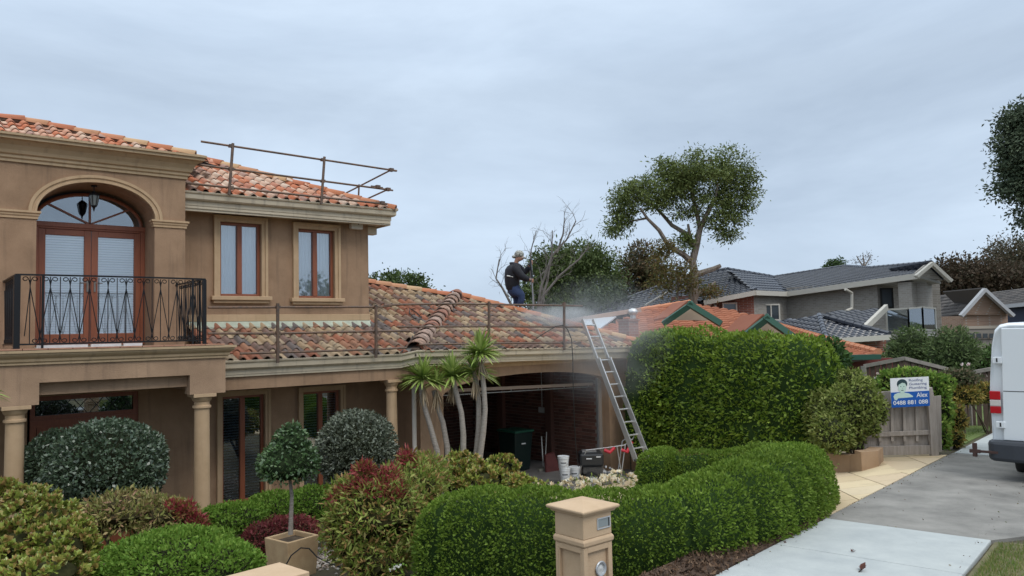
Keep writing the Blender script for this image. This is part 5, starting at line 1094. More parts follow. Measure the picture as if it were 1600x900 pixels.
m=MB(); 
for k in range(1): m.tube([W_(184+i*8.5,572+i*1.6,-.215+.004*(i-3)**2) for i in range(6)],.018,6)
m.build('reflective_stripe',mat('reflective',(.6,.6,.58),.3),per)
lz=[W_(376,455,0),W_(384,520,-.02),W_(388,640,-.03),W_(394,835,-.05)]
ln=thing('pressure_lance','long thin metal pressure lance held upright in both gloves','pressure lance',lz[-1]); MB().tube(lz,.014,8).build('lance_tube',GALV,ln); MB().tube([W_(372,445,0),W_(388,600,-.03)],.026,8).build('grip',BLP,ln); MB().lathe(lz[-1],[(.02,-.03),(.035,.0),(.03,.05)],10).build('nozzle',BLP,ln)
# ================================================================ background trees
def cluster(blobs,L,Wd,n_cl,per_cl,cr,spread=1.2,up=.0,seed=1,zmin=-.9,droop=0,shell=.55):
    L=L*.72; Wd=Wd*.85; per_cl=int(per_cl*1.5)
    rng=np.random.default_rng(seed); Vs=[];Qs=[];o=0
    for (c,R) in blobs:
        R=np.array(R); k=max(int(n_cl*2.2*(R[0]*R[2])/1.0),10); d=rng.normal(size=(k*2,3)); d/=np.linalg.norm(d,axis=1)[:,None]; d=d[d[:,2]>zmin][:k]
        r=shell+(1-shell)*rng.random(len(d))**.6; cc=np.array(c)+d*R*r[:,None]
        for q,dd in zip(cc,d):
            s=cr*rng.uniform(.6,1.35); g=rng.normal(size=(per_cl,3))*np.array([1,1,.6])*s*.55; P=q+g; N=g/(np.linalg.norm(g,axis=1)[:,None]+1e-6)+dd*.4
            V,Q=leaf_arrays(P,N,L,Wd,spread,up,rng=rng,droop=droop); Vs.append(V);Qs.append(Q+o);o+=len(V)
    return np.concatenate(Vs),np.concatenate(Qs)
def tree(name,label,cat,blobs,limbs,D,leafm,L,Wd,n_cl,per_cl,cr,bark=None,seed=1,group=None,droop=0,trunk_to_ground=True,base=None,shell=.55,up=0):
    b=base if base is not None else np.mean([bb[0] for bb in blobs],0); bs=(b[0],b[1],0); t=thing(name,label,cat,bs,group)
    V,Q=cluster(blobs,L,Wd,n_cl,per_cl,cr,seed=seed,droop=droop,shell=shell,up=up); leaves_obj('crown',V,Q,leafm,t,kind='stuff')
    m=MB()
    for pts,rr in limbs: m.tube(pts,rr,7)
    m.build('trunk',bark or BARK,t,smooth=True,fix=False); return t
def limb(D,pts,r0,r1,dj=0): return ([at(x,y,D+dj*i) for i,(x,y) in enumerate(pts)],list(np.linspace(r0,r1,len(pts))))
# the big gum
DG=38
gl=[limb(DG,[(1088,540),(1088,510),(1082,470),(1085,430),(1082,408),(1088,385),(1092,365),(1096,350)],.27,.13),limb(DG,[(1082,410),(1068,398),(1045,385),(1030,360),(1012,342),(1000,325)],.17,.05,-.15),limb(DG,[(1083,385),(1072,365),(1050,352),(1035,335),(1022,322),(1015,310)],.14,.045,.2),
 limb(DG,[(1094,358),(1088,330),(1082,305),(1078,285),(1085,262)],.12,.04,.1),limb(DG,[(1092,362),(1105,335),(1118,310),(1122,285)],.11,.04,-.2),limb(DG,[(1097,350),(1110,322),(1125,300),(1140,290)],.12,.04,.25),limb(DG,[(1088,385),(1078,372),(1075,350)],.15,.06),
 limb(DG,[(1085,430),(1100,425),(1115,420),(1126,415)],.17,.10),limb(DG,[(1083,470),(1095,455),(1110,448),(1118,440)],.14,.05),limb(DG,[(1010,341),(990,345),(970,350)],.06,.02),limb(DG,[(1022,322),(1005,305),(990,300)],.06,.02),limb(DG,[(1085,262),(1100,250),(1120,252)],.05,.02),limb(DG,[(1085,440),(1072,450),(1060,445)],.1,.04)]
gb=[B(1080,262,36,28,DG),B(1130,258,32,24,DG),B(1105,285,52,34,DG+.5),B(1150,295,28,34,DG),B(1050,285,28,28,DG),B(1012,302,40,26,DG),B(972,320,22,30,DG),B(985,300,26,22,DG),B(962,352,10,22,DG),B(1145,335,24,18,DG),B(1115,348,22,14,DG),B(1035,262,14,14,DG),B(1165,270,14,24,DG),B(1110,320,36,18,DG),B(1070,330,18,10,DG),B(1060,300,20,16,DG),B(1030,320,16,10,DG),B(980,345,12,14,DG),B(1165,310,16,22,DG),B(1130,365,14,10,DG),B(1070,380,10,10,DG)]
tree('gum_tree','tall gum tree with a wide olive crown and bare forking trunk behind the orange roof','tree',gb,gl,DG,L_GUM,.25,.07,15,46,.46,seed=5,droop=.45,base=at(1088,540,DG),shell=.3)
tree('gum_sapling','low olive and rusty foliage around the foot of the gum trunk','tree',[B(1060,432,30,20,DG-1),B(1040,410,22,20,DG-1),B(1078,445,16,12,DG-1),B(1028,450,18,14,DG-1),B(1035,388,12,10,DG-1),B(1112,455,9,5,DG-1)],[limb(DG-1,[(1060,520),(1058,470),(1060,425)],.10,.04)],DG,LM('leaf_gum_rusty',[(.12,.12,.035),(.16,.13,.04),(.09,.11,.03),(.17,.11,.045)]),.24,.07,22,26,.42,seed=8,base=at(1060,540,DG+1.5))
tree('evergreen_tree','dark olive rounded tree behind the worker and the dead branches','tree',[B(905,412,48,34,48),B(880,435,40,44,48),B(930,440,40,42,48),B(848,420,18,28,47),B(835,455,26,34,47),B(900,480,74,34,48),B(862,400,14,14,48)],[limb(48,[(890,560),(890,480),(900,430)],.5,.2)],48,L_GUMD,.34,.11,22,26,.6,seed=11)
tree('gum_tree','rusty brown gum tree between the dark evergreen and the tall gum','tree',[B(1000,415,38,34,52),B(985,440,30,34,52),B(1025,450,34,36,52),B(1000,480,44,24,52),B(960,450,16,20,51)],[limb(52,[(1000,560),(1000,470),(1005,420)],.5,.2),limb(52,[(1000,470),(985,440),(978,420)],.2,.06),limb(52,[(1002,455),(1020,430),(1028,410)],.2,.06)],52,L_RUST,.34,.11,18,24,.6,seed=12,shell=.35)
tree('grey_tree','misty grey green tree low behind the garage ridge','tree',[B(945,480,40,34,44),B(905,500,40,26,44),B(975,505,40,20,44)],[limb(44,[(940,560),(940,480)],.4,.15)],44,L_BLUE,.3,.1,18,24,.6,seed=13)
tree('garden_tree','leafy green treetop showing behind the house roof at the left','tree',[B(632,452,38,28,30),B(600,450,30,24,30),B(585,455,22,26,30),B(655,465,22,18,30)],[limb(30,[(620,540),(620,460)],.2,.08)],30,LM('leaf_garden_tree',[(.05,.08,.022),(.07,.11,.03),(.04,.06,.018),(.10,.14,.045)]),.17,.08,40,30,.3,seed=14)
# the bare tree beside the worker
dt=thing('bare_tree','leafless dead tree with thin forked branches behind the worker','tree',at(840,560,26)); m=MB(); rng=np.random.default_rng(4)
def twig(p,d,L,r,depth):
    pts=[p]; q=p.copy(); dd=d.copy()
    for i in range(4):
        dd=dd+rng.normal(size=3)*.16; dd/=np.linalg.norm(dd); q=q+dd*L/4; pts.append(q.copy())
        if depth>0 and i>0 and rng.random()<.85: 
            nd=dd+rng.normal(size=3)*.55+np.array([0,0,.18]); nd/=np.linalg.norm(nd); twig(q,nd,L*rng.uniform(.45,.7),r*.55,depth-1)
    m.tube(pts,list(np.linspace(r,r*.45,5)),5,False)
for pts,r0 in (([(838,500),(845,450),(862,400),(885,375),(900,345)],.055),([(840,490),(855,440),(862,395),(863,360)],.05),([(842,470),(875,430),(905,405),(920,385)],.05),([(838,500),(850,470),(845,430),(860,415)],.04),([(800,478),(785,450),(775,435),(780,405)],.05),([(835,480),(828,420),(830,390),(838,360)],.035),([(870,395),(880,365),(882,340)],.04)):
    P=[at(x,y,26) for x,y in pts]; m.tube(P,list(np.linspace(r0,r0*.35,len(P))),6,False)
    for i in range(1,len(P)):
        for k in range(3):
            a=P[i-1]+(P[i]-P[i-1])*rng.random(); d=(P[i]-P[i-1]); d=d/np.linalg.norm(d)+rng.normal(size=3)*.5+np.array([0,0,.25]); d/=np.linalg.norm(d); twig(a,d,rng.uniform(.3,.6),r0*.22,2)
m.build('branches',mat('dead_branch',(.11,.095,.085),.9,col2=(.2,.18,.16),scale=5),dt,fix=False)
# right hand trees
tree('street_tree','dark blue green tree cut by the right edge of the photograph','tree',[B(1600,225,40,55,30),B(1585,250,26,30,30),B(1600,290,36,36,30),B(1572,300,12,14,30),B(1640,240,60,80,30),B(1650,330,60,50,30),B(1590,190,22,22,30),B(1615,180,26,28,30)],[limb(30,[(1700,620),(1690,450),(1650,320),(1620,260)],.4,.15),limb(30,[(1650,320),(1600,300),(1580,290)],.1,.04)],30,L_BLUE,.22,.09,34,30,.4,seed=21,shell=.3)
tree('wattle_tree','dark reddish brown tree mass behind the brown tiled house','tree',[B(1500,430,40,26,85),B(1545,440,50,28,85),B(1480,445,26,24,85),B(1590,445,40,26,85)],[limb(85,[(1530,560),(1530,450)],.6,.3)],85,LM('leaf_redbrown',[(.06,.05,.03),(.085,.055,.035),(.045,.045,.025),(.10,.07,.045)]),.6,.25,7,26,1.2,seed=22)
tree('gum_tree','airy olive gum tree rising at the right edge above the brown roofs','tree',[B(1580,395,36,26,95),B(1560,405,26,22,95),B(1600,410,36,28,95),B(1595,430,36,20,95)],[limb(95,[(1590,560),(1588,440),(1580,400)],.5,.2),limb(95,[(1588,440),(1600,410)],.2,.1)],95,LM('leaf_airy_gum',[(.09,.085,.05),(.12,.10,.06),(.07,.075,.045),(.14,.11,.075)]),.6,.2,4.5,22,1.2,seed=23,shell=.3)
tree('small_tree','small green treetop poking over the dark tiled ridge','tree',[B(1306,413,12,9,60),B(1300,416,10,8,60)],[limb(60,[(1306,450),(1306,415)],.12,.05)],60,LM('leaf_conifer',[(.05,.09,.03),(.07,.12,.04)]),.25,.1,30,24,.3,seed=24)
tree('small_tree','sparse twiggy treetop poking over the dark tiled ridge','tree',[B(1350,408,16,12,60)],[limb(60,[(1350,450),(1350,410),(1348,398)],.1,.03),limb(60,[(1350,418),(1358,405),(1362,398)],.06,.02),limb(60,[(1350,418),(1342,406),(1338,400)],.06,.02)],60,LM('leaf_twiggy',[(.14,.12,.10),(.1,.09,.08),(.18,.16,.14)]),.2,.06,14,12,.35,seed=25)
# tree across the street, behind the camera: it shows only as a reflection in the upstairs panes
tb=[((21,-16,4.2),(4.2,3,3.0)),((25,-17,5.0),(3.6,3,3.2)),((18.5,-15.5,3.0),(2.6,2.4,2.2))]
tree('street_tree','broad dark tree across the street, seen only reflected in the upstairs windows','tree',tb,[([(22,-16,0),(22,-16,2),(21.5,-16,4)],[.3,.25,.12])],0,L_GUMD,.5,.25,3,20,.8,seed=41,base=(22,-16,0))
# ================================================================ neighbouring houses
FT=ramp_mat('dark_roof_tile',[(.014,.018,.03),(.02,.024,.038),(.028,.033,.05),(.016,.02,.032)],.2,'island',spec=.9); OT=ramp_mat('orange_roof_tile',[(.32,.115,.06),(.37,.14,.075),(.28,.10,.055),(.34,.13,.07)],.8,'island',dirt=((.25,.10,.06),2,.55,.5))
BT=ramp_mat('brown_roof_tile',[(.10,.09,.085),(.13,.115,.105),(.085,.078,.075)],.8,'island')
FAS=mat('fascia_cream',(.52,.49,.43),.6); GREENT=mat('green_trim',(.02,.085,.055),.55); CREAM=mat('gable_cream',(.62,.57,.45),.8)
RB=brick_mat('red_brick',(.22,.075,.05),(.27,.10,.065),(.30,.25,.22)); GB=brick_mat('grey_brick',(.26,.235,.205),(.34,.31,.275),(.36,.34,.31)); TB=brick_mat('tan_brick',(.30,.18,.12),(.36,.23,.16),(.38,.33,.28))
DKW=mat('window_dark',(.05,.06,.07),.1,spec=.9)
def shingle_mesh_arrays(poly,w,h,wave=.04,tilt=.05):
    """interlocking tiles as a field of small tilted curved pieces"""
    V=[];F=[];ts=tiles_on(poly,w,h,jit=False); nn=4
    for (p,u,v,n) in ts:
        b=len(V)
        for (y,dz) in ((0,tilt),(h*1.1,0)):
            for i in range(nn+1):
                t=i/nn; V.append(p+u*((t-.5)*w)+v*y+n*(dz+wave*math.sin(PI*t)))
        for i in range(nn): F.append((b+i,b+i+1,b+nn+2+i,b+nn+1+i))
        for i in range(nn+1): t=i/nn; V.append(p+u*((t-.5)*w)+n*(tilt+wave*math.sin(PI*t)-.06))
        for i in range(nn): F.append((b+2*nn+2+i,b+2*nn+3+i,b+i+1,b+i))
    return np.array(V),F
def planar(poly):
    P=[np.array(p,float) for p in poly]; n=np.cross(P[1]-P[0],P[2]-P[0]); n/=np.linalg.norm(n)
    return [C0+(p-C0)*(((P[0]-C0)@n)/((p-C0)@n)) for p in P]
def far_roof(par,polys,m,w=.3,h=.36,wave=.045,tilt=.05,name='roof'):
    Vs=[];Fs=[];o=0; mb=MB()
    for poly in polys:
        P=planar(poly); mb.prism([p-[0,0,.06] for p in P],(0,0,-.08))
        V,F=shingle_mesh_arrays(P,w,h,wave,tilt)
        if len(V): Vs.append(V);Fs+=[tuple(o+i for i in f) for f in F];o+=len(V)
    r=mb.build(name,UNDER if m is not FT else mat('dark_underlay',(.02,.02,.025),.8),par)
    ob=bpy.data.objects.new('roof_tiles',fast_mesh('roof_tiles',np.concatenate(Vs)-ORG[par.name],Fs,[m],smooth=False)); link(ob,r); ob['kind']='stuff'; return r
def far_caps(par,lines,m,r=.13,step=.42):
    mb=MB()
    for a,b in lines:
        a=np.array(a);b=np.array(b); d=b-a; L=np.linalg.norm(d); n=max(int(L/step),1); d=d/L
        for i in range(n): p=a+d*(i*L/n)+[0,0,.05]; mb.tube([p,p+d*(L/n*1.05)],[r,r*.82],7)
    o=mb.build('ridge_tiles',m,par,fix=False); o['kind']='stuff'; return o
def wall_poly(par,name,base,ztop,m,zb=-.5,th=.2):
    """wall standing on the plan line base=[p,q]; far side thickness"""
    p,q=[np.array(b[:2]) for b in base]; d=q-p; n=np.array([-d[1],d[0]])/np.linalg.norm(d)
    if n@p<0: n=-n
    mb=MB(); z0=zb; zt=ztop if hasattr(ztop,'__len__') else (ztop,ztop)
    A=[(p[0],p[1],z0),(q[0],q[1],z0),(q[0],q[1],zt[1]),(p[0],p[1],zt[0])]; mb.prism(A,(n[0]*th,n[1]*th,0)); return mb.build(name,m,par)
def far_window(par,p,q,z0,z1,y=.05,frame=FAS,glassm=DKW,mull=1):
    p=np.array([p[0],p[1],0.]);q=np.array([q[0],q[1],0.]); u=(q-p);L=np.linalg.norm(u);u/=L; n=np.array([u[1],-u[0],0]); 
    if n@p>0: n=-n
    zz=np.array([0,0,1.]); m=MB(); w=.07
    for a in ((0,w,z0,z1),(L-w,L,z0,z1),(w,L-w,z0,z0+w),(w,L-w,z1-w,z1)): m.frame(p,u,zz,n,(a[0],a[2],0),(a[1],a[3],y))
    for k in range(mull): xm=L*(k+1)/(mull+1); m.frame(p,u,zz,n,(xm-.03,z0+w,0),(xm+.03,z1-w,y))
    o=m.build('window',frame,par); m=MB(); m.frame(p,u,zz,n,(w,z0+w,0),(L-w,z1-w,y*.3)); m.build('pane',glassm,o); return o
# --- orange roofed house
OH=thing('orange_roof_house','neighbouring house with orange tile roof and green edged gables behind the tall hedge','house',(*at(1150,560,24)[:2],0))
a=lambda x,y,D:at(x,y,D)
e0=a(945,592,23.5); e1=a(1375,556,21.5); ze=e1[2]; 
rdg0=a(905,499,27); rdg1=a(1078,473,29.5)
far_roof(OH,[[a(930,600,22.5),a(1130,592,22),a(1205,497,29),a(1078,474,29.5),a(1000,486,28),a(925,520,27)]],OT,.3,.36,.03,.05)
far_roof(OH,[[a(1100,590,22.5),a(1372,553,21.6),a(1310,537,25),a(1225,512,28.5),a(1190,500,29.3),a(1110,503,28.5)]],OT,.3,.36,.03,.05)
o1=planar([a(930,600,22.5),a(1130,592,22),a(1205,497,29),a(1078,474,29.5),a(1000,486,28),a(925,520,27)]); o2=planar([a(1100,590,22.5),a(1372,553,21.6),a(1310,537,25),a(1225,512,28.5),a(1190,500,29.3),a(1110,503,28.5)])
far_caps(OH,[(o2[1],o2[2]),(o2[2],o2[3]),(o2[3],o2[4]),(o1[3],o1[4])],CAPT,.12)
def gable(par,apx,l,r,D,thick=.34):
    A=a(*apx,D);Lp=a(*l,D+.3);Rp=a(*r,D-.3); m=MB(); m.prism([Lp,Rp,A],F0*.12); m.build('gable_panel',CREAM,par)
    d=F0*-.35
    for p in (Lp,Rp):
        m=MB(); v=(p-A); v=v/np.linalg.norm(v); m.bar(A-v*.1+d+[0,0,.02],p+v*.25+d+[0,0,.02],.18,.30,up=F0); m.build('barge_board',GREENT,par)
    for p in (Lp,Rp):
        m=MB(); m.prism([A+[0,0,.12],p+[0,0,.05],p+F0*2.5,A+F0*2.5+[0,0,.12]],(0,0,.06)); m.build('gable_roof',OT,par)
gable(OH,(1075,478),(1043,500),(1112,501),25.6); gable(OH,(1193,499),(1163,522),(1224,521),25.0)
wall_poly(OH,'wall',(a(1395,560,22.2),a(1150,560,23)),a(1370,560,22.2)[2],mat('red_wall',(.16,.03,.025),.7))
m=MB(); m.bar(a(1250,560,21.8),a(1376,557.5,21.4),.12,.14); m.build('fascia',GREENT,OH)
m=MB(); m.prism([a(912,498,25.2),a(963,494,25.5),a(935,515,23.2),a(905,517,23.2)],(0,0,-.05)); m.build('skylight',mat('skylight',(.50,.55,.60),.25),OH)
m=MB(); m.bar(a(880,503,24.9),a(1000,484,25.9),.16,.14); m.build('ridge_flashing',mat('flashing_pink',(.42,.30,.25),.7),OH)
p=a(989,490,25.6); m=MB(); m.lathe(p,[(.10,-.25),(.10,-.05),(.13,-.04),(.17,.03),(.165,.09),(.12,.15),(.03,.18)],14); m.build('whirly_vent',ALU,OH,smooth=True)
p=a(982,512,24.2); m=MB(); m.boxab(p-[.22,.22,.5],p+[.22,.22,.28]); m.boxab(p+[-.26,-.26,.20],p+[.26,.26,.26]); m.build('chimney',RB,OH)
# --- dark roofed two storey house
DH=thing('dark_roof_house','two storey grey brick house with glossy dark tiled roofs and a glazed balcony','house',(*at(1300,540,42)[:2],0))
r1=[a(1100,470,39),a(1180,455,38),a(1135,422,44),a(1080,430,47),a(925,488,46),a(925,500,44)]; r2=[a(1180,455,38),a(1228,457,40.5),a(1208,434,44),a(1137,422,44)]; r3=[a(1228,457,40.5),a(1436,428,35),a(1456,412,38.5),a(1360,420,43),a(1320,417,44.5),a(1208,434,45)]
far_roof(DH,[r1],FT,.32,.36,.05,.05); far_roof(DH,[r2],FT,.32,.36,.05,.05); far_roof(DH,[r3],FT,.32,.36,.05,.05)
q1,q2,q3=planar(r1),planar(r2),planar(r3)
far_caps(DH,[(q1[1],q1[2]),(q1[2],q1[3]),(q1[3],q1[4]),(q2[3],q2[2]),(q3[2],q3[3]),(q3[3],q3[4]),(q3[4],q3[5])],mat('dark_ridge',(.035,.04,.055),.35,col2=(.07,.075,.09),scale=9),.12)
m=MB(); m.bar(a(1100,473,38.9),a(1180,457.5,37.9),.14,.24); m.bar(a(1180,457.5,37.9),a(1229,459.5,40.3),.14,.24); m.bar(a(1229,459.5,40.3),a(1436,431,34.8),.14,.26); m.build('fascia',FAS,DH)
# gable front at the right
Ap=a(1456,412,34.6);Gl=a(1434,430,34.6);Gr=a(1483,437,34.6)
for p in (Gl,Gr): m=MB(); v=(p-Ap)/np.linalg.norm(p-Ap); m.bar(Ap-v*.05,p+v*.1,.14,.26,up=F0); m.build('barge_board',FAS,DH)
m=MB(); m.prism([Gl+F0*.5,Gr+F0*.5,Ap+F0*.5],F0*.2); m.build('gable_wall',GB,DH)
m=MB(); m.prism([Ap+[0,0,.1],Gr+[0,0,.05],Gr+F0*4,Ap+F0*4+[0,0,.1]],(0,0,.07)); m.build('roof',FT,DH)
wall_poly(DH,'wall',(a(1050,500,40.6),a(1179,500,38.4)),a(1179,458,38.4)[2],RB); wall_poly(DH,'wall',(a(1179,500,38.4),a(1231,500,40.8)),a(1230,459,40.8)[2],GB); wall_poly(DH,'wall',(a(1231,500,40.8),a(1372,480,36.9)),a(1372,440,36.9)[2],GB)
b0=a(1372,480,36.9); b1=a(1420,480,38.2); wall_poly(DH,'wall',(b0,b1),a(1400,436,38)[2],GB); wall_poly(DH,'wall',(b1,a(1470,480,37.5)),a(1400,436,38)[2],GB)
def fw_(x0,y0,x1,y1,D,mull=0,dd=0.12,fr=FAS):
    p=a(x0,y1,D-dd);q=a(x1,y1,D-dd); far_window(DH,p,q,a((x0+x1)/2,y1,D)[2],a((x0+x1)/2,y0,D)[2],.06,fr,DKW,mull)
fw_(1129,473,1152,493,38.9); fw_(1191,475,1219,501,39.4,1); fw_(1376,450,1396,482,36.8,0,.1,BLACK); fw_(1424,453,1437,482,37.7,1,.1)
m=MB()
for x,y0,y1 in ((1420,441,482),(1443,441,482)): p=a(x,y1,35.6); m.boxab(p-[.3,.3,0],p+[.3,.3,a(x,y0,35.6)[2]-p[2]])
m.build('brick_pier',GB,DH)
m=MB(); m.prism([a(1350,441,36.9),a(1440,432,34.9),a(1470,440,35.2),a(1400,446,38)],(0,0,-.1)); m.build('eave_soffit',mat('soffit_grey',(.35,.34,.32),.8),DH)
# lower roofs and balcony
far_roof(DH,[[a(1215,519,33),a(1290,532,30),a(1279,494,33.5),a(1212,503,35)]],FT,.30,.36,.05,.05); far_roof(DH,[[a(1290,531,30),a(1390,524,30.5),a(1340,505,33),a(1279,494,33.5)]],FT,.30,.36,.05,.05)
far_roof(DH,[[a(1290,494,34),a(1352,512,32.5),a(1382,482,35.5),a(1300,488,36)]],FT,.30,.36,.04,.05)
far_caps(DH,[(a(1291,531,30),a(1280,494,33.5)),(a(1390,524,30.5),a(1285,495,33.5))],mat('dark_ridge',(.035,.04,.055),.35),.13)
m=MB(); m.bar(a(1290,533.5,29.9),a(1391,527,30.4),.12,.2); m.build('fascia',FAS,DH); wall_poly(DH,'wall',(a(1290,560,30.6),a(1386,560,31)),a(1340,532,30.8)[2],RB)
m=MB(); m.bar(a(1352,512,32.3),a(1385,480,34.4),.15,.26); m.build('barge_board',FAS,DH)
Bp=[(1385,484,34.6),(1419,482,33.8),(1441,480,33.5),(1461,482,34.0)]
for i in range(3):
    p=a(Bp[i][0],Bp[i][1],Bp[i][2]); q=a(Bp[i+1][0],Bp[i+1][1],Bp[i+1][2]); h=.98
    m=MB(); m.bar(p,q,.07); m.bar(p-[0,0,h],q-[0,0,h],.07); m.bar(p,p-[0,0,h],.06); m.bar(q,q-[0,0,h],.06); o=m.build('balcony_frame',FAS,DH); m=MB(); m.prism([p,q,q-[0,0,h],p-[0,0,h]],F0*.01); m.build('glass_panel',GLASSD,o)
m=MB(); P=[a(x,y,D)-[0,0,1.02] for x,y,D in Bp]+[a(1461,482,37)-[0,0,1.02],a(1385,484,37)-[0,0,1.02]]; m.prism(P,(0,0,-.3)); m.build('balcony_floor',FAS,DH)
wall_poly(DH,'wall',(a(1352,540,35),a(1460,540,34.6)),a(1400,512,34.6)[2],mat('pale_render',(.45,.43,.39),.9))
for pts in (((1321,452,36.6),(1331,458,36.9),(1331,482,36.9),(1322,486,36)),((1101,490,39),(1113,470,39.2),(1118,478,39),(1118,500,38.8))): m=MB(); m.tube([a(*p) for p in pts],.07,8); m.build('downpipe',FAS,DH)
m=MB(); m.tube([a(1008,477,37.6),a(1054,450,40)],.05,6); m.build('roof_pipe',FAS,DH)
# --- brown house with garage
BH=thing('brown_roof_house','tan brick house with brown tiled roofs, white gable edge and a garage door','house',(*at(1530,520,55)[:2],0))
far_roof(BH,[[a(1448,498,58),a(1505,491,55),a(1538,455,55.5),a(1448,462,62)]],BT,.35,.4,.02,.05)
Ap=a(1538,453,52);Gl=a(1503,492,52);Gr=a(1581,492,52)
for p in (Gl,Gr): m=MB(); v=(p-Ap)/np.linalg.norm(p-Ap); m.bar(Ap-v*.05,p+v*.1,.2,.36,up=F0); m.build('barge_board',mat('barge_grey',(.42,.42,.43),.6),BH)
m=MB(); m.prism([a(1507,492,52.6),a(1577,492,52.6),a(1538,457,52.6)],F0*.3); m.build('gable_wall',TB,BH)
m=MB(); m.prism([Ap+[0,0,.1],Gr+[0,0,.05],Gr+F0*5,Ap+F0*5+[0,0,.1]],(0,0,.07)); m.build('roof',BT,BH)
wall_poly(BH,'wall',(a(1462,540,54),a(1507,540,52.7)),a(1490,494,53)[2],TB); wall_poly(BH,'wall',(a(1507,540,52.7),a(1577,540,52.7)),a(1540,491.5,52.7)[2],TB)
m=MB(); p0=a(1510,540,52.5);p1=a(1568,540,52.5); zt=a(1540,513,52.5)[2]; q0=p0.copy();q1=p1.copy(); q0[2]=zt;q1[2]=zt;p0[2]=p1[2]=-.3; m.prism([p0,p1,q1,q0],F0*.1); gdo=m.build('garage_door',mat('garage_door_taupe',(.27,.235,.20),.7),BH)
m=MB(); m.bar(q0+[0,0,.08],q1+[0,0,.08],.14,.2); m.bar(p1,q1,.14,.14); m.build('door_trim',mat('trim_taupe',(.42,.36,.29),.7),BH)
for k in range(5): x=1516+k*10; p=a(x,521,52.3);q=a(x+7,521,52.3); m=MB(); m.prism([p,q,q-[0,0,.32],p-[0,0,.32]],F0*.04); m.build('door_window',DKW,gdo)
m=MB()
for k in range(3): zz=zt-.75-k*.6; p=p0.copy();q=p1.copy();p[2]=q[2]=zz; m.bar(p-F0*.02,q-F0*.02,.04,.03)
m.build('door_groove',mat('groove',(.12,.1,.09),.8),gdo)
RH=thing('far_house','house at the right edge with brown tile roof over a deep blue wall','house',(*at(1600,500,62)[:2],0))
far_roof(RH,[[a(1548,479,66),a(1640,470,60),a(1640,445,64),a(1548,456,70)]],BT,.35,.4,.02,.05); m=MB(); m.bar(a(1548,481,65.8),a(1640,472,59.8),.2,.3); m.build('fascia',mat('barge_grey',(.42,.42,.43),.6),RH)
wall_poly(RH,'wall',(a(1565,520,66),a(1640,520,61)),a(1600,477,63)[2],mat('blue_wall',(.012,.022,.06),.5))
# ================================================================ fence, sign, shrubs at the right
GF0=thing('grey_fence_panel','weathered grey timber fence panel with a sloping end post carrying the sign','fence',at(1409,712,14.2)); DF_=14.2
GW_=mat('grey_fence_wood',(.27,.235,.205),.85,col2=(.38,.335,.30),scale=4,stretch=(5,5,.6),bump=.3)
def fp_(x,y,d=0): return at(x,y,DF_+d)
xs=[1336+k*19.5 for k in range(7)]
for k,x in enumerate(xs):
    m=MB(); dd=.02 if k%2 else 0; P=[fp_(x-1,706,dd),fp_(x+19,706,dd),fp_(x+17.5,618,dd),fp_(x-2.5,620,dd)]; m.prism(P,F0*.02); m.build('paling',GW_,GF0,bevel=.003)
    if k<6: m=MB(); m.prism([fp_(x+17.5,690,-.035),fp_(x+22,690,-.035),fp_(x+20.5,622,-.035),fp_(x+16,622,-.035)],F0*.02); m.build('cover_strip',GW_,GF0,bevel=.003)
for nm,P in (('top_rail',[(1340,634),(1451,628),(1450,608),(1340,614)]),('middle_rail',[(1345,684),(1454,679),(1454,672),(1345,677)]),('kick_board',[(1346,712),(1460,710),(1459,696),(1346,698)])):
    m=MB(); m.prism([fp_(x,y,-.05) for x,y in P],F0*.04); m.build(nm,GW_,GF0,bevel=.004)
m=MB(); m.prism([fp_(1456,713,-.08),fp_(1468,713,-.08),fp_(1461,625,-.08),fp_(1457,605,-.08),fp_(1449,607,-.08)],F0*.09); m.build('end_post',GW_,GF0,bevel=.006)
# sign
sg=thing('trade_sign','blue and white trade sign with a drawn man fixed to the grey fence','sign',at(1421,613,14.0)); DS=14.03
c0=at(1393,637,DS);c1=at(1453,634,DS);c2=at(1450,589.5,DS);c3=at(1391,591.5,DS)
U=(c1-c0);V_=(c3-c0); nrm=np.cross(U,V_);nrm/=np.linalg.norm(nrm)
if nrm@F0>0: nrm=-nrm
def sp(u,v,d=0): return c0+U*u+V_*v+nrm*d
m=MB(); m.prism([sp(0,0),sp(1,0),sp(1,1),sp(0,1)],-nrm*.012); m.build('board',WHITE,sg)
BLUE=mat('sign_blue',(.01,.10,.42),.4); m=MB(); m.prism([sp(0,0,.001),sp(1,0,.001),sp(1,.52,.001),sp(0,.52,.001)],nrm*.0015); m.build('blue_field',BLUE,sg)
DKB=mat('sign_ink',(.02,.05,.06),.5); PALE=mat('sign_pale',(.55,.70,.62),.5); GRY=mat('sign_grey_text',(.20,.22,.36),.5)
def disc(name,cu,cv,ru,rv,d,mm,n=24,a0=0,a1=2*PI): m=MB(); m.prism([sp(cu+ru*math.cos(t),cv+rv*math.sin(t),d) for t in np.linspace(a0,a1,n,endpoint=a1-a0<6)],nrm*.001); return m.build(name,mm,sg)
m=MB(); m.prism([sp(u,v,.0035) for u,v in ((.06,.38),(.10,.46),(.20,.50),(.34,.50),(.47,.46),(.57,.36),(.56,.33),(.18,.31),(.14,.24),(.09,.26))],nrm*.001); m.build('shoulders',PALE,sg)
disc('hair',.30,.80,.135,.16,.003,DKB); disc('face',.30,.68,.105,.20,.005,PALE)
m=MB(); m.prism([sp(u,v,.0065) for u,v in ((.19,.76),(.22,.88),(.30,.91),(.39,.87),(.41,.74),(.37,.82),(.30,.84),(.24,.80))],nrm*.001); m.build('fringe',DKB,sg)
for cu in (.26,.34): disc('eye',cu,.71,.014,.014,.0065,DKB,8)
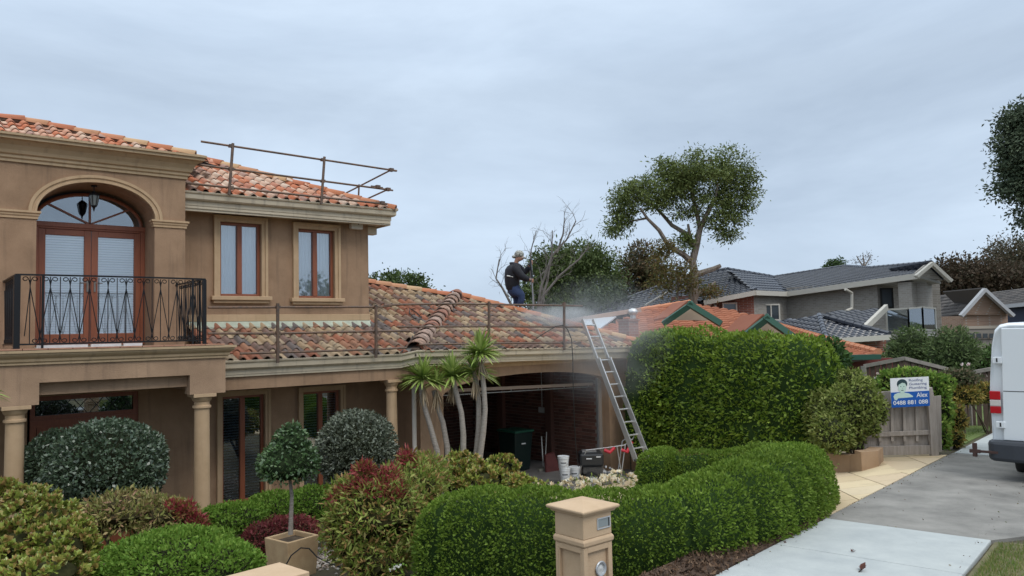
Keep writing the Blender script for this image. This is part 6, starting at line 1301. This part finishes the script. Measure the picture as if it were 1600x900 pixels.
disc('mouth',.30,.58,.035,.012,.0065,DKB,10); disc('nose',.30,.65,.01,.02,.0065,mat('sign_shade',(.3,.42,.38),.5),8)
def text(body,u,v,h,mm,wmax,name,bold=0.0):
    cu=bpy.data.curves.new('txt','FONT'); cu.body=body; cu.size=1; cu.extrude=0; cu.offset=bold; ob=bpy.data.objects.new('txt',cu); COL.objects.link(ob)
    dg=bpy.context.evaluated_depsgraph_get(); me=bpy.data.meshes.new_from_object(ob.evaluated_get(dg)); bpy.data.objects.remove(ob)
    co=np.array([x.co[:] for x in me.vertices]); mn=co.min(0);mx=co.max(0); su=wmax/(mx[0]-mn[0]); sv=h/(mx[1]-mn[1] if '0' in body else .72)
    P=[sp(u+(c[0]-mn[0])*su,v+c[1]*sv,.004)-ORG[sg.name] for c in co]; 
    for vtx,p in zip(me.vertices,P): vtx.co=Vector(p)
    me.materials.clear(); me.materials.append(mm); o=bpy.data.objects.new(name,me); link(o,sg); return o
text('Roofing',.48,.87,.085,GRY,.36,'lettering',.012); text('Guttering',.48,.74,.085,GRY,.46,'lettering',.012); text('Plumbing',.48,.61,.085,GRY,.46,'lettering',.012)
text('Alex',.66,.32,.16,WHITE,.29,'lettering',.012); text('0488 881 088',.05,.09,.14,WHITE,.90,'lettering',.012)
# shrubs and roses
shrub('lime_shrub','bright lime green clipped shrub right behind the sign','shrub',[B(1420,592,34,18,15.2),B(1395,600,24,22,15.2),B(1455,605,26,24,15.0),B(1470,640,18,38,14.8),B(1465,680,18,30,14.6),B(1478,600,14,14,15.0)],L_LIME,.085,.045,1.1,lumpy=.14)
shrub('gold_shrub','golden leaved shrub at the corner beside the footpath','shrub',[B(1493,655,16,26,15.6),B(1492,685,14,16,15.4)],L_GOLD,.08,.035,1.0,lumpy=.2,spread=1.2)
shrub('gold_shrub','golden shrub hedge bordering the lawn left of the van','shrub',[B(1508,618,24,18,18.3),B(1545,616,24,19,18.6),B(1572,618,20,18,18.8)],L_GOLD,.10,.045,1.1,lumpy=.18,spread=1.2)
shrub('rose_bush','rose bush with faded buff blooms left of the van','shrub',[B(1500,590,28,14,18.5)],LM('leaf_rose',[(.08,.10,.04),(.12,.13,.06),(.25,.18,.12),(.06,.08,.03)]),.08,.04,.8,lumpy=.25,spread=1.3)
flowers('rose_blooms','white roses on a tall stem above the shrubs near the van',[B(1512,572,7,5,17.5)],.06,[(.8,.78,.74),(.75,.6,.58)],L_BUSH,1.5,'flowers',.3)
flowers('rose_blooms','white and pink roses left of the trade sign',[B(1372,592,7,7,15.5),B(1378,600,6,5,15.4),B(1335,600,5,4,15.5)],.05,[(.8,.76,.72),(.75,.5,.5)],L_OLIVE,1.2,'flowers',.5)
shrub('grey_bush','big rounded grey green bush below the glazed balcony','shrub',[B(1425,545,30,36,27),B(1405,560,24,26,27)],L_BUSH,.16,.05,.9,lumpy=.2,spread=1.3,depth=.35,core=(.03,.04,.02))
shrub('grey_bush','rounded olive bush right of the balcony bush, above the brown fence','shrub',[B(1492,548,36,38,26),B(1470,560,28,32,26)],L_BUSH,.16,.05,.9,lumpy=.2,spread=1.3,depth=.35,core=(.03,.04,.02))
shrub('green_bush','fresh green low bush below the garage of the brown house','shrub',[B(1540,568,30,20,30),B(1560,552,22,14,38)],LM('leaf_fresh',[(.06,.12,.03),(.09,.16,.04),(.05,.09,.025)]),.18,.06,.9,lumpy=.2,spread=1.2)
# brown paling fence
BF=thing('paling_fence','dark brown timber paling fence with a grey top rail behind the roses','fence',at(1420,600,19)); BW=mat('brown_paling',(.07,.045,.035),.9,col2=(.12,.08,.06),scale=6,stretch=(4,4,.5)); CR=mat('grey_capping',(.20,.18,.155),.9,col2=(.28,.25,.22),scale=6)
path=[(1350,572,19.5),(1412,560,19.0),(1480,577,19.8),(1512,583,20.5),(1562,574,20.2)]
for i in range(len(path)-1):
    A=at(*path[i]);Bq=at(*path[i+1]); m=MB(); m.bar(A,Bq,.10,.09); m.build('capping_rail',CR,BF); L=np.linalg.norm(Bq-A); n=int(L/.13); d=(Bq-A)/n
    for k in range(n): p=A+d*(k+.5); u=d/np.linalg.norm(d); u=u*[1,1,0]; u/=np.linalg.norm(u); nn=np.array([-u[1],u[0],0]); m=MB(); m.frame(p,u,nn,(0,0,1),(-.058,-.01+(k%2)*.02,-1.5),(.058,.01+(k%2)*.02,-.04)); m.build('paling',BW,BF)
for pth in (path[0],path[2],path[3]): p=at(*pth); MB().boxab(p-[.06,.06,1.7],p+[.06,.06,.0]).build('post',CR,BF)
# ================================================================ the van
vb=at(1551,715,11.5); vx,vy=vb[0]+.02,vb[1]; vz=float(zplane(vx+2,vy-1))-.02
van=thing('parked_van','white panel van parked on the crossover seen from its rear left corner','van',(vx+2.5,vy-1,vz))

VW=mat('van_white',(.74,.77,.79),.25,coat=.5); VB=mat('van_bumper',(.035,.04,.05),.6); VR=mat('lamp_red',(.45,.008,.02),.15,coat=1); VC=mat('lamp_clear',(.6,.55,.52),.15,coat=1); VG=mat('van_window',(.02,.022,.025),.08); SEAM=mat('panel_gap',(.06,.06,.065),.8)
va=math.radians(8); vf=np.array([math.cos(va),math.sin(va),0]); vr=np.array([math.sin(va),-math.cos(va),0]); vu=np.array([0,0,1.])
VO=np.array([vx,vy,0.])   # rear left lower corner of the body
def VP(l,w,z): return VO+vf*l+vr*w+vu*z
zb_=at(1560,690,11.5)[2]; zt_=at(1590,504,11.5)[2]; VWd=1.95; HH=zt_-zb_
def vsec(l,ins,zb,zt,taper=.10,rnd=.14):
    P=[]; 
    prof=[(0,0),(0,.45),(.012,.55),(taper*.55,.82),(taper,.94),(taper+rnd*.5,.985),(taper+rnd*1.3,1.0)]
    left=[(w+ins*.6,zb+(zt-zb)*h) for w,h in prof]; right=[(VWd-w,z) for w,z in left][::-1]
    return [VP(l,w,z) for w,z in left+right]
secs=[(0.03,.05,zb_+.02,zt_-.10),(0.0,.015,zb_,zt_-.04),(.06,0,zb_,zt_),(1.5,0,zb_,zt_+.01),(3.9,0,zb_,zt_),(4.5,0.02,zb_,zt_-.18),(5.1,.04,zb_,zt_-.95),(5.7,.08,zb_,zt_-1.1),(5.85,.15,zb_+.05,zt_-1.3)]
m=MB(); k=14; b=0
for s_ in secs: m.v+= [tuple(p) for p in vsec(*s_)]
for i in range(len(secs)-1):
    for j in range(k): j2=(j+1)%k; m.f.append((i*k+j,i*k+j2,(i+1)*k+j2,(i+1)*k+j))
m.f.append(tuple(range(k))); m.f.append(tuple(range((len(secs)-1)*k,len(secs)*k))[::-1])
body=m.build('body',VW,van,smooth=True,bevel=.012)
def vface(u,h,off=.0):    # point on the rear face, u across from the left edge, h 0..1
    return VP(-.006-off,u,zb_+HH*h)
# rear doors: two panels proud of the body
for w0,w1 in ((.155,.97),(.98,1.80)):
    m=MB(); P=[vface(w0,.02),vface(w1,.02),vface(w1,.955),vface(w0+.045 if w0<.5 else w0,.955)]
    if w0>.5: P=[vface(w0,.02),vface(w1,.02),vface(w1-.045,.955),vface(w0,.955)]
    m.prism(P,-vf*.028); dr=m.build('rear_door',VW,van,bevel=.012)
    c=MB(); c.prism([vface(w0+.03,.425,.0285),vface(w1-.03,.425,.0285),vface(w1-.03,.432,.0285),vface(w0+.03,.432,.0285)],-vf*.001); c.build('body_crease',SEAM,dr)
    c=MB(); c.prism([vface(w0+.12,.55,.0285),vface(w1-.12,.55,.0285),vface(w1-.12,.9,.0285),vface(w0+.12,.9,.0285)],-vf*.003); 
for h0,h1 in ((.375,.565),): 
    for uu in (0.005,VWd-.15):
        hz=[(.0,.062,VR),(.062,.115,VC),(.115,.19,VR)]
        for a0,a1,mm in hz: m=MB(); m.prism([vface(uu,.24+a0,.0),vface(uu+.14,.24+a0,.0),vface(uu+.14,.24+a1-.002,.0),vface(uu,.24+a1-.002,.0)],-vf*.035); m.build('tail_lamp',mm,van,bevel=.008)
for hc in (.12,.66):
    for uu in (.07,VWd-.19):
        m=MB(); m.prism([vface(uu,hc,.002),vface(uu+.12,hc,.002),vface(uu+.12,hc+.055,.002),vface(uu,hc+.055,.002)],-vf*.05); hg=m.build('hinge',VW,van,bevel=.008)
        m=MB(); m.prism([vface(uu+.05,hc+.012,.053),vface(uu+.07,hc+.012,.053),vface(uu+.07,hc+.045,.053),vface(uu+.05,hc+.045,.053)],-vf*.004); m.build('hinge_pin',BLACK,hg)
m=MB(); P=[VP(-.02,-.05,zb_+.03),VP(-.14,-.0,zb_+.03),VP(-.18,.3,zb_+.03),VP(-.18,VWd-.3,zb_+.03),VP(-.14,VWd,zb_+.03),VP(-.02,VWd+.05,zb_+.03),VP(.5,VWd+.04,zb_+.03),VP(.5,-.04,zb_+.03)]
m.prism(P,(0,0,-.30)); m.build('bumper',VB,van,bevel=.05)
m=MB(); m.bar(VP(-.12,.30,zb_-.14),VP(-.16,-.22,zb_-.14),.035,.035); m.bar(VP(-.16,-.20,zb_-.22),VP(-.16,-.20,zb_-.02),.05,.05); m.bar(VP(-.16,-.27,zb_-.14),VP(-.16,-.13,zb_-.14),.05,.05); m.build('tow_hook',mat('rust_dark',(.06,.03,.025),.8),van)
for l in (1.3,4.7):
    for w in (.2,VWd-.2):
        c=VP(l,w,vz+.34); wh=MB().lathe(c,[(.20,-.11),(.32,-.11),(.345,-.08),(.345,.08),(.32,.11),(.20,.11)],28,axis=vr).build('wheel',mat('black_rubber',(.02,.02,.02),.6),van,smooth=True)
        MB().lathe(c,[(.2,-.10),(.19,.0),(.2,.10)],20,axis=vr).build('rim',GALV,wh)
m=MB(); m.prism([VP(4.0,.02,zt_-.8),VP(4.62,.03,zt_-.85),VP(4.45,.1,zt_-.28),VP(4.0,.1,zt_-.25)],-vr*.03); m.prism([VP(4.0,VWd-.02,zt_-.8),VP(4.62,VWd-.03,zt_-.85),VP(4.45,VWd-.1,zt_-.28),VP(4.0,VWd-.1,zt_-.25)],vr*.03); m.build('side_window',VG,van)
m=MB(); m.prism([VP(.2,.1,zb_-.02),VP(5.6,.1,zb_-.02),VP(5.6,VWd-.1,zb_-.02),VP(.2,VWd-.1,zb_-.02)],(0,0,-.14)); m.build('chassis',BLACK,van)
# ================================================================ grass
def grass(name,label,region,n,L,Wd,cols,org):
    P=[]; rng=np.random.default_rng(9)
    while len(P)<n:
        a,s=region(rng)
        if a is None: continue
        q=PL(a,s,0); P.append((q[0],q[1],float(ground(q[0],q[1]))-.02))
    P=np.array(P); V,Q=leaf_arrays(P,np.tile([0,0,1.],(len(P),1)),L,Wd,.45,.4,fold=.1); o=leaves_obj(name,V,Q,ramp_mat('blade_'+name,cols,.6,'island',trans=.3,mott=.3),org=PL(0,0)); tag(o,label,'grass',kind='stuff')
GC=[(.10,.17,.03),(.15,.23,.045),(.20,.24,.06),(.12,.19,.035),(.28,.25,.10)]
def reg1(r):
    a=r.uniform(-4,9.5); s=PWID-.08-r.random()**1.3*3.0
    e=.35*math.sin(a*2.3)*.25
    if a>.0+(-s+PWID)*.35+.15*math.sin(s*5)+r.random()*.12 and a<7.2: return None,None
    if r.random()<.5*math.exp(-abs(a-.1)*1.5)*math.exp(-abs(s-PWID)*1.2)*1.6: return None,None
    return a,s
grass('verge_grass','patchy mown nature strip grass right of the footpath',reg1,60000,.055,.007,GC,None)
def reg2(r):
    a=r.uniform(8.8,22); s=r.uniform(.25,6.5)
    if s<.3+.0: return None,None
    if a<12.5 and s>1.5: return None,None
    return a,s
grass('lawn_grass','mown green lawn beside the far footpath',reg2,70000,.06,.012,[(.11,.19,.03),(.15,.24,.045),(.19,.25,.06),(.09,.16,.03)],None)
LB=mat('lawn_base',(.08,.12,.025),.95,col2=(.12,.16,.04),scale=5,bump=1,bscale=50)
m=MB(); m.prism([PL(7.9,.9,.0),PL(9.5,.15,.0),PL(24,.15,.0),PL(24,7,.0),PL(12,7,.0)],(0,0,-.05)); tag(m.build('lawn',LB),kind='structure')
m=MB(); m.prism([PL(-6,PWID-.03,.004),PL(0,PWID-.03,.004),PL(1.0,PWID-2.8,.004),PL(1.0,-4.6,.004),PL(-6,-4.6,.004)],(0,0,-.03)); tag(m.build('nature_strip',mat('verge_soil',(.09,.085,.035),.95,col2=(.16,.14,.07),scale=4,bump=1,bscale=40)),kind='structure')
# dry leaves on the path
LEAFB=mat('dry_leaf_brown',(.13,.05,.035),.8)
for i,(x,y,s,lb) in enumerate(((1346,896,.10,'crumpled dry brown leaf lying on the near footpath slab'),(1332,866,.035,'small curled brown leaf on the footpath near the joint'),(1227,852,.03,'small greenish leaf by the left edge of the footpath'))):
    p=gpt(x,y,4,12); p[2]+=.025; s=s*.75; rg=np.random.default_rng(i); N=rg.normal(size=(7,3))*.6+[0,0,.3]; V,Q=leaf_arrays(np.tile(p,(7,1)),N,s,s*.6,.3,.1,rng=rg); o=leaves_obj('dry_leaf',V,Q,LEAFB,org=p); tag(o,lb,'leaf')
# ================================================================ spray mist
mc_=at(925,560,17.6); mi=MB(); v,f=ico((0,0,0),(1,1,1),5,0,3)
def mist(name,label,c,R,dens,seed):
    m=MB(); m.add(np.array(c)+v*np.array(R),f); o=m.build(name,None,org=c); M_=bpy.data.materials.new(name); M_.use_nodes=True; nt=M_.node_tree; n=nt.nodes; l=nt.links; n.clear()
    out=n.new('ShaderNodeOutputMaterial'); pv=n.new('ShaderNodeVolumePrincipled'); pv.inputs['Color'].default_value=(.99,.99,1,1); pv.inputs['Anisotropy'].default_value=.2
    tc=n.new('ShaderNodeTexCoord'); mp=n.new('ShaderNodeMapping'); l.new(tc.outputs['Object'],mp.inputs[0]); mp.inputs['Scale'].default_value=(1/R[0],1/R[1],1/R[2])
    le=n.new('ShaderNodeVectorMath'); le.operation='LENGTH'; l.new(mp.outputs[0],le.inputs[0]); mr=n.new('ShaderNodeMapRange'); mr.inputs['From Min'].default_value=1.0; mr.inputs['From Max'].default_value=.1; l.new(le.outputs['Value'],mr.inputs['Value'])
    nz=n.new('ShaderNodeTexNoise'); nz.inputs['Scale'].default_value=1.3; nz.inputs['Detail'].default_value=4; l.new(tc.outputs['Object'],nz.inputs['Vector']); m2=n.new('ShaderNodeMapRange'); m2.inputs['From Min'].default_value=.35; m2.inputs['From Max'].default_value=.7; l.new(nz.outputs['Fac'],m2.inputs['Value'])
    mu=n.new('ShaderNodeMath'); mu.operation='MULTIPLY'; l.new(mr.outputs[0],mu.inputs[0]); l.new(m2.outputs[0],mu.inputs[1]); m3=n.new('ShaderNodeMath'); m3.operation='MULTIPLY'; m3.inputs[1].default_value=dens; l.new(mu.outputs[0],m3.inputs[0]); l.new(m3.outputs[0],pv.inputs['Density']); l.new(pv.outputs[0],out.inputs['Volume'])
    o.data.materials.append(M_); tag(o,label,'mist',kind='stuff'); return o
mist('spray_mist','drifting white spray mist over the garage roof and ladder',at(935,530,17.4),(1.75,1.8,1.55),.55,1)
mist('spray_mist','dense white puff of spray on the roof at the foot of the lance',at(868,496,19.0),(1.15,1.0,.36),3.2,2)

Vs=[];Qs=[];rg=np.random.default_rng(31); P=[]
for k in range(260):
    a_=rg.uniform(-5,8); s_=rg.choice([rg.uniform(-.12,.02),rg.uniform(-1.6,-1.45),rg.uniform(-1.6,0)],p=[.55,.3,.15]); q=PL(a_,s_,.03); P.append(q)
P=np.array(P); V,Q=leaf_arrays(P,np.tile([0,0,.15],(len(P),1)),.022,.012,1.0,0,rng=rg); o=leaves_obj('leaf_litter',V,Q,ramp_mat('litter',[(.12,.07,.04),(.18,.14,.07),(.08,.05,.03),(.12,.15,.05)],.9,'island'),org=PL(0,0)); tag(o,'scattered tiny leaf litter along the footpath edges','leaf litter',kind='stuff')
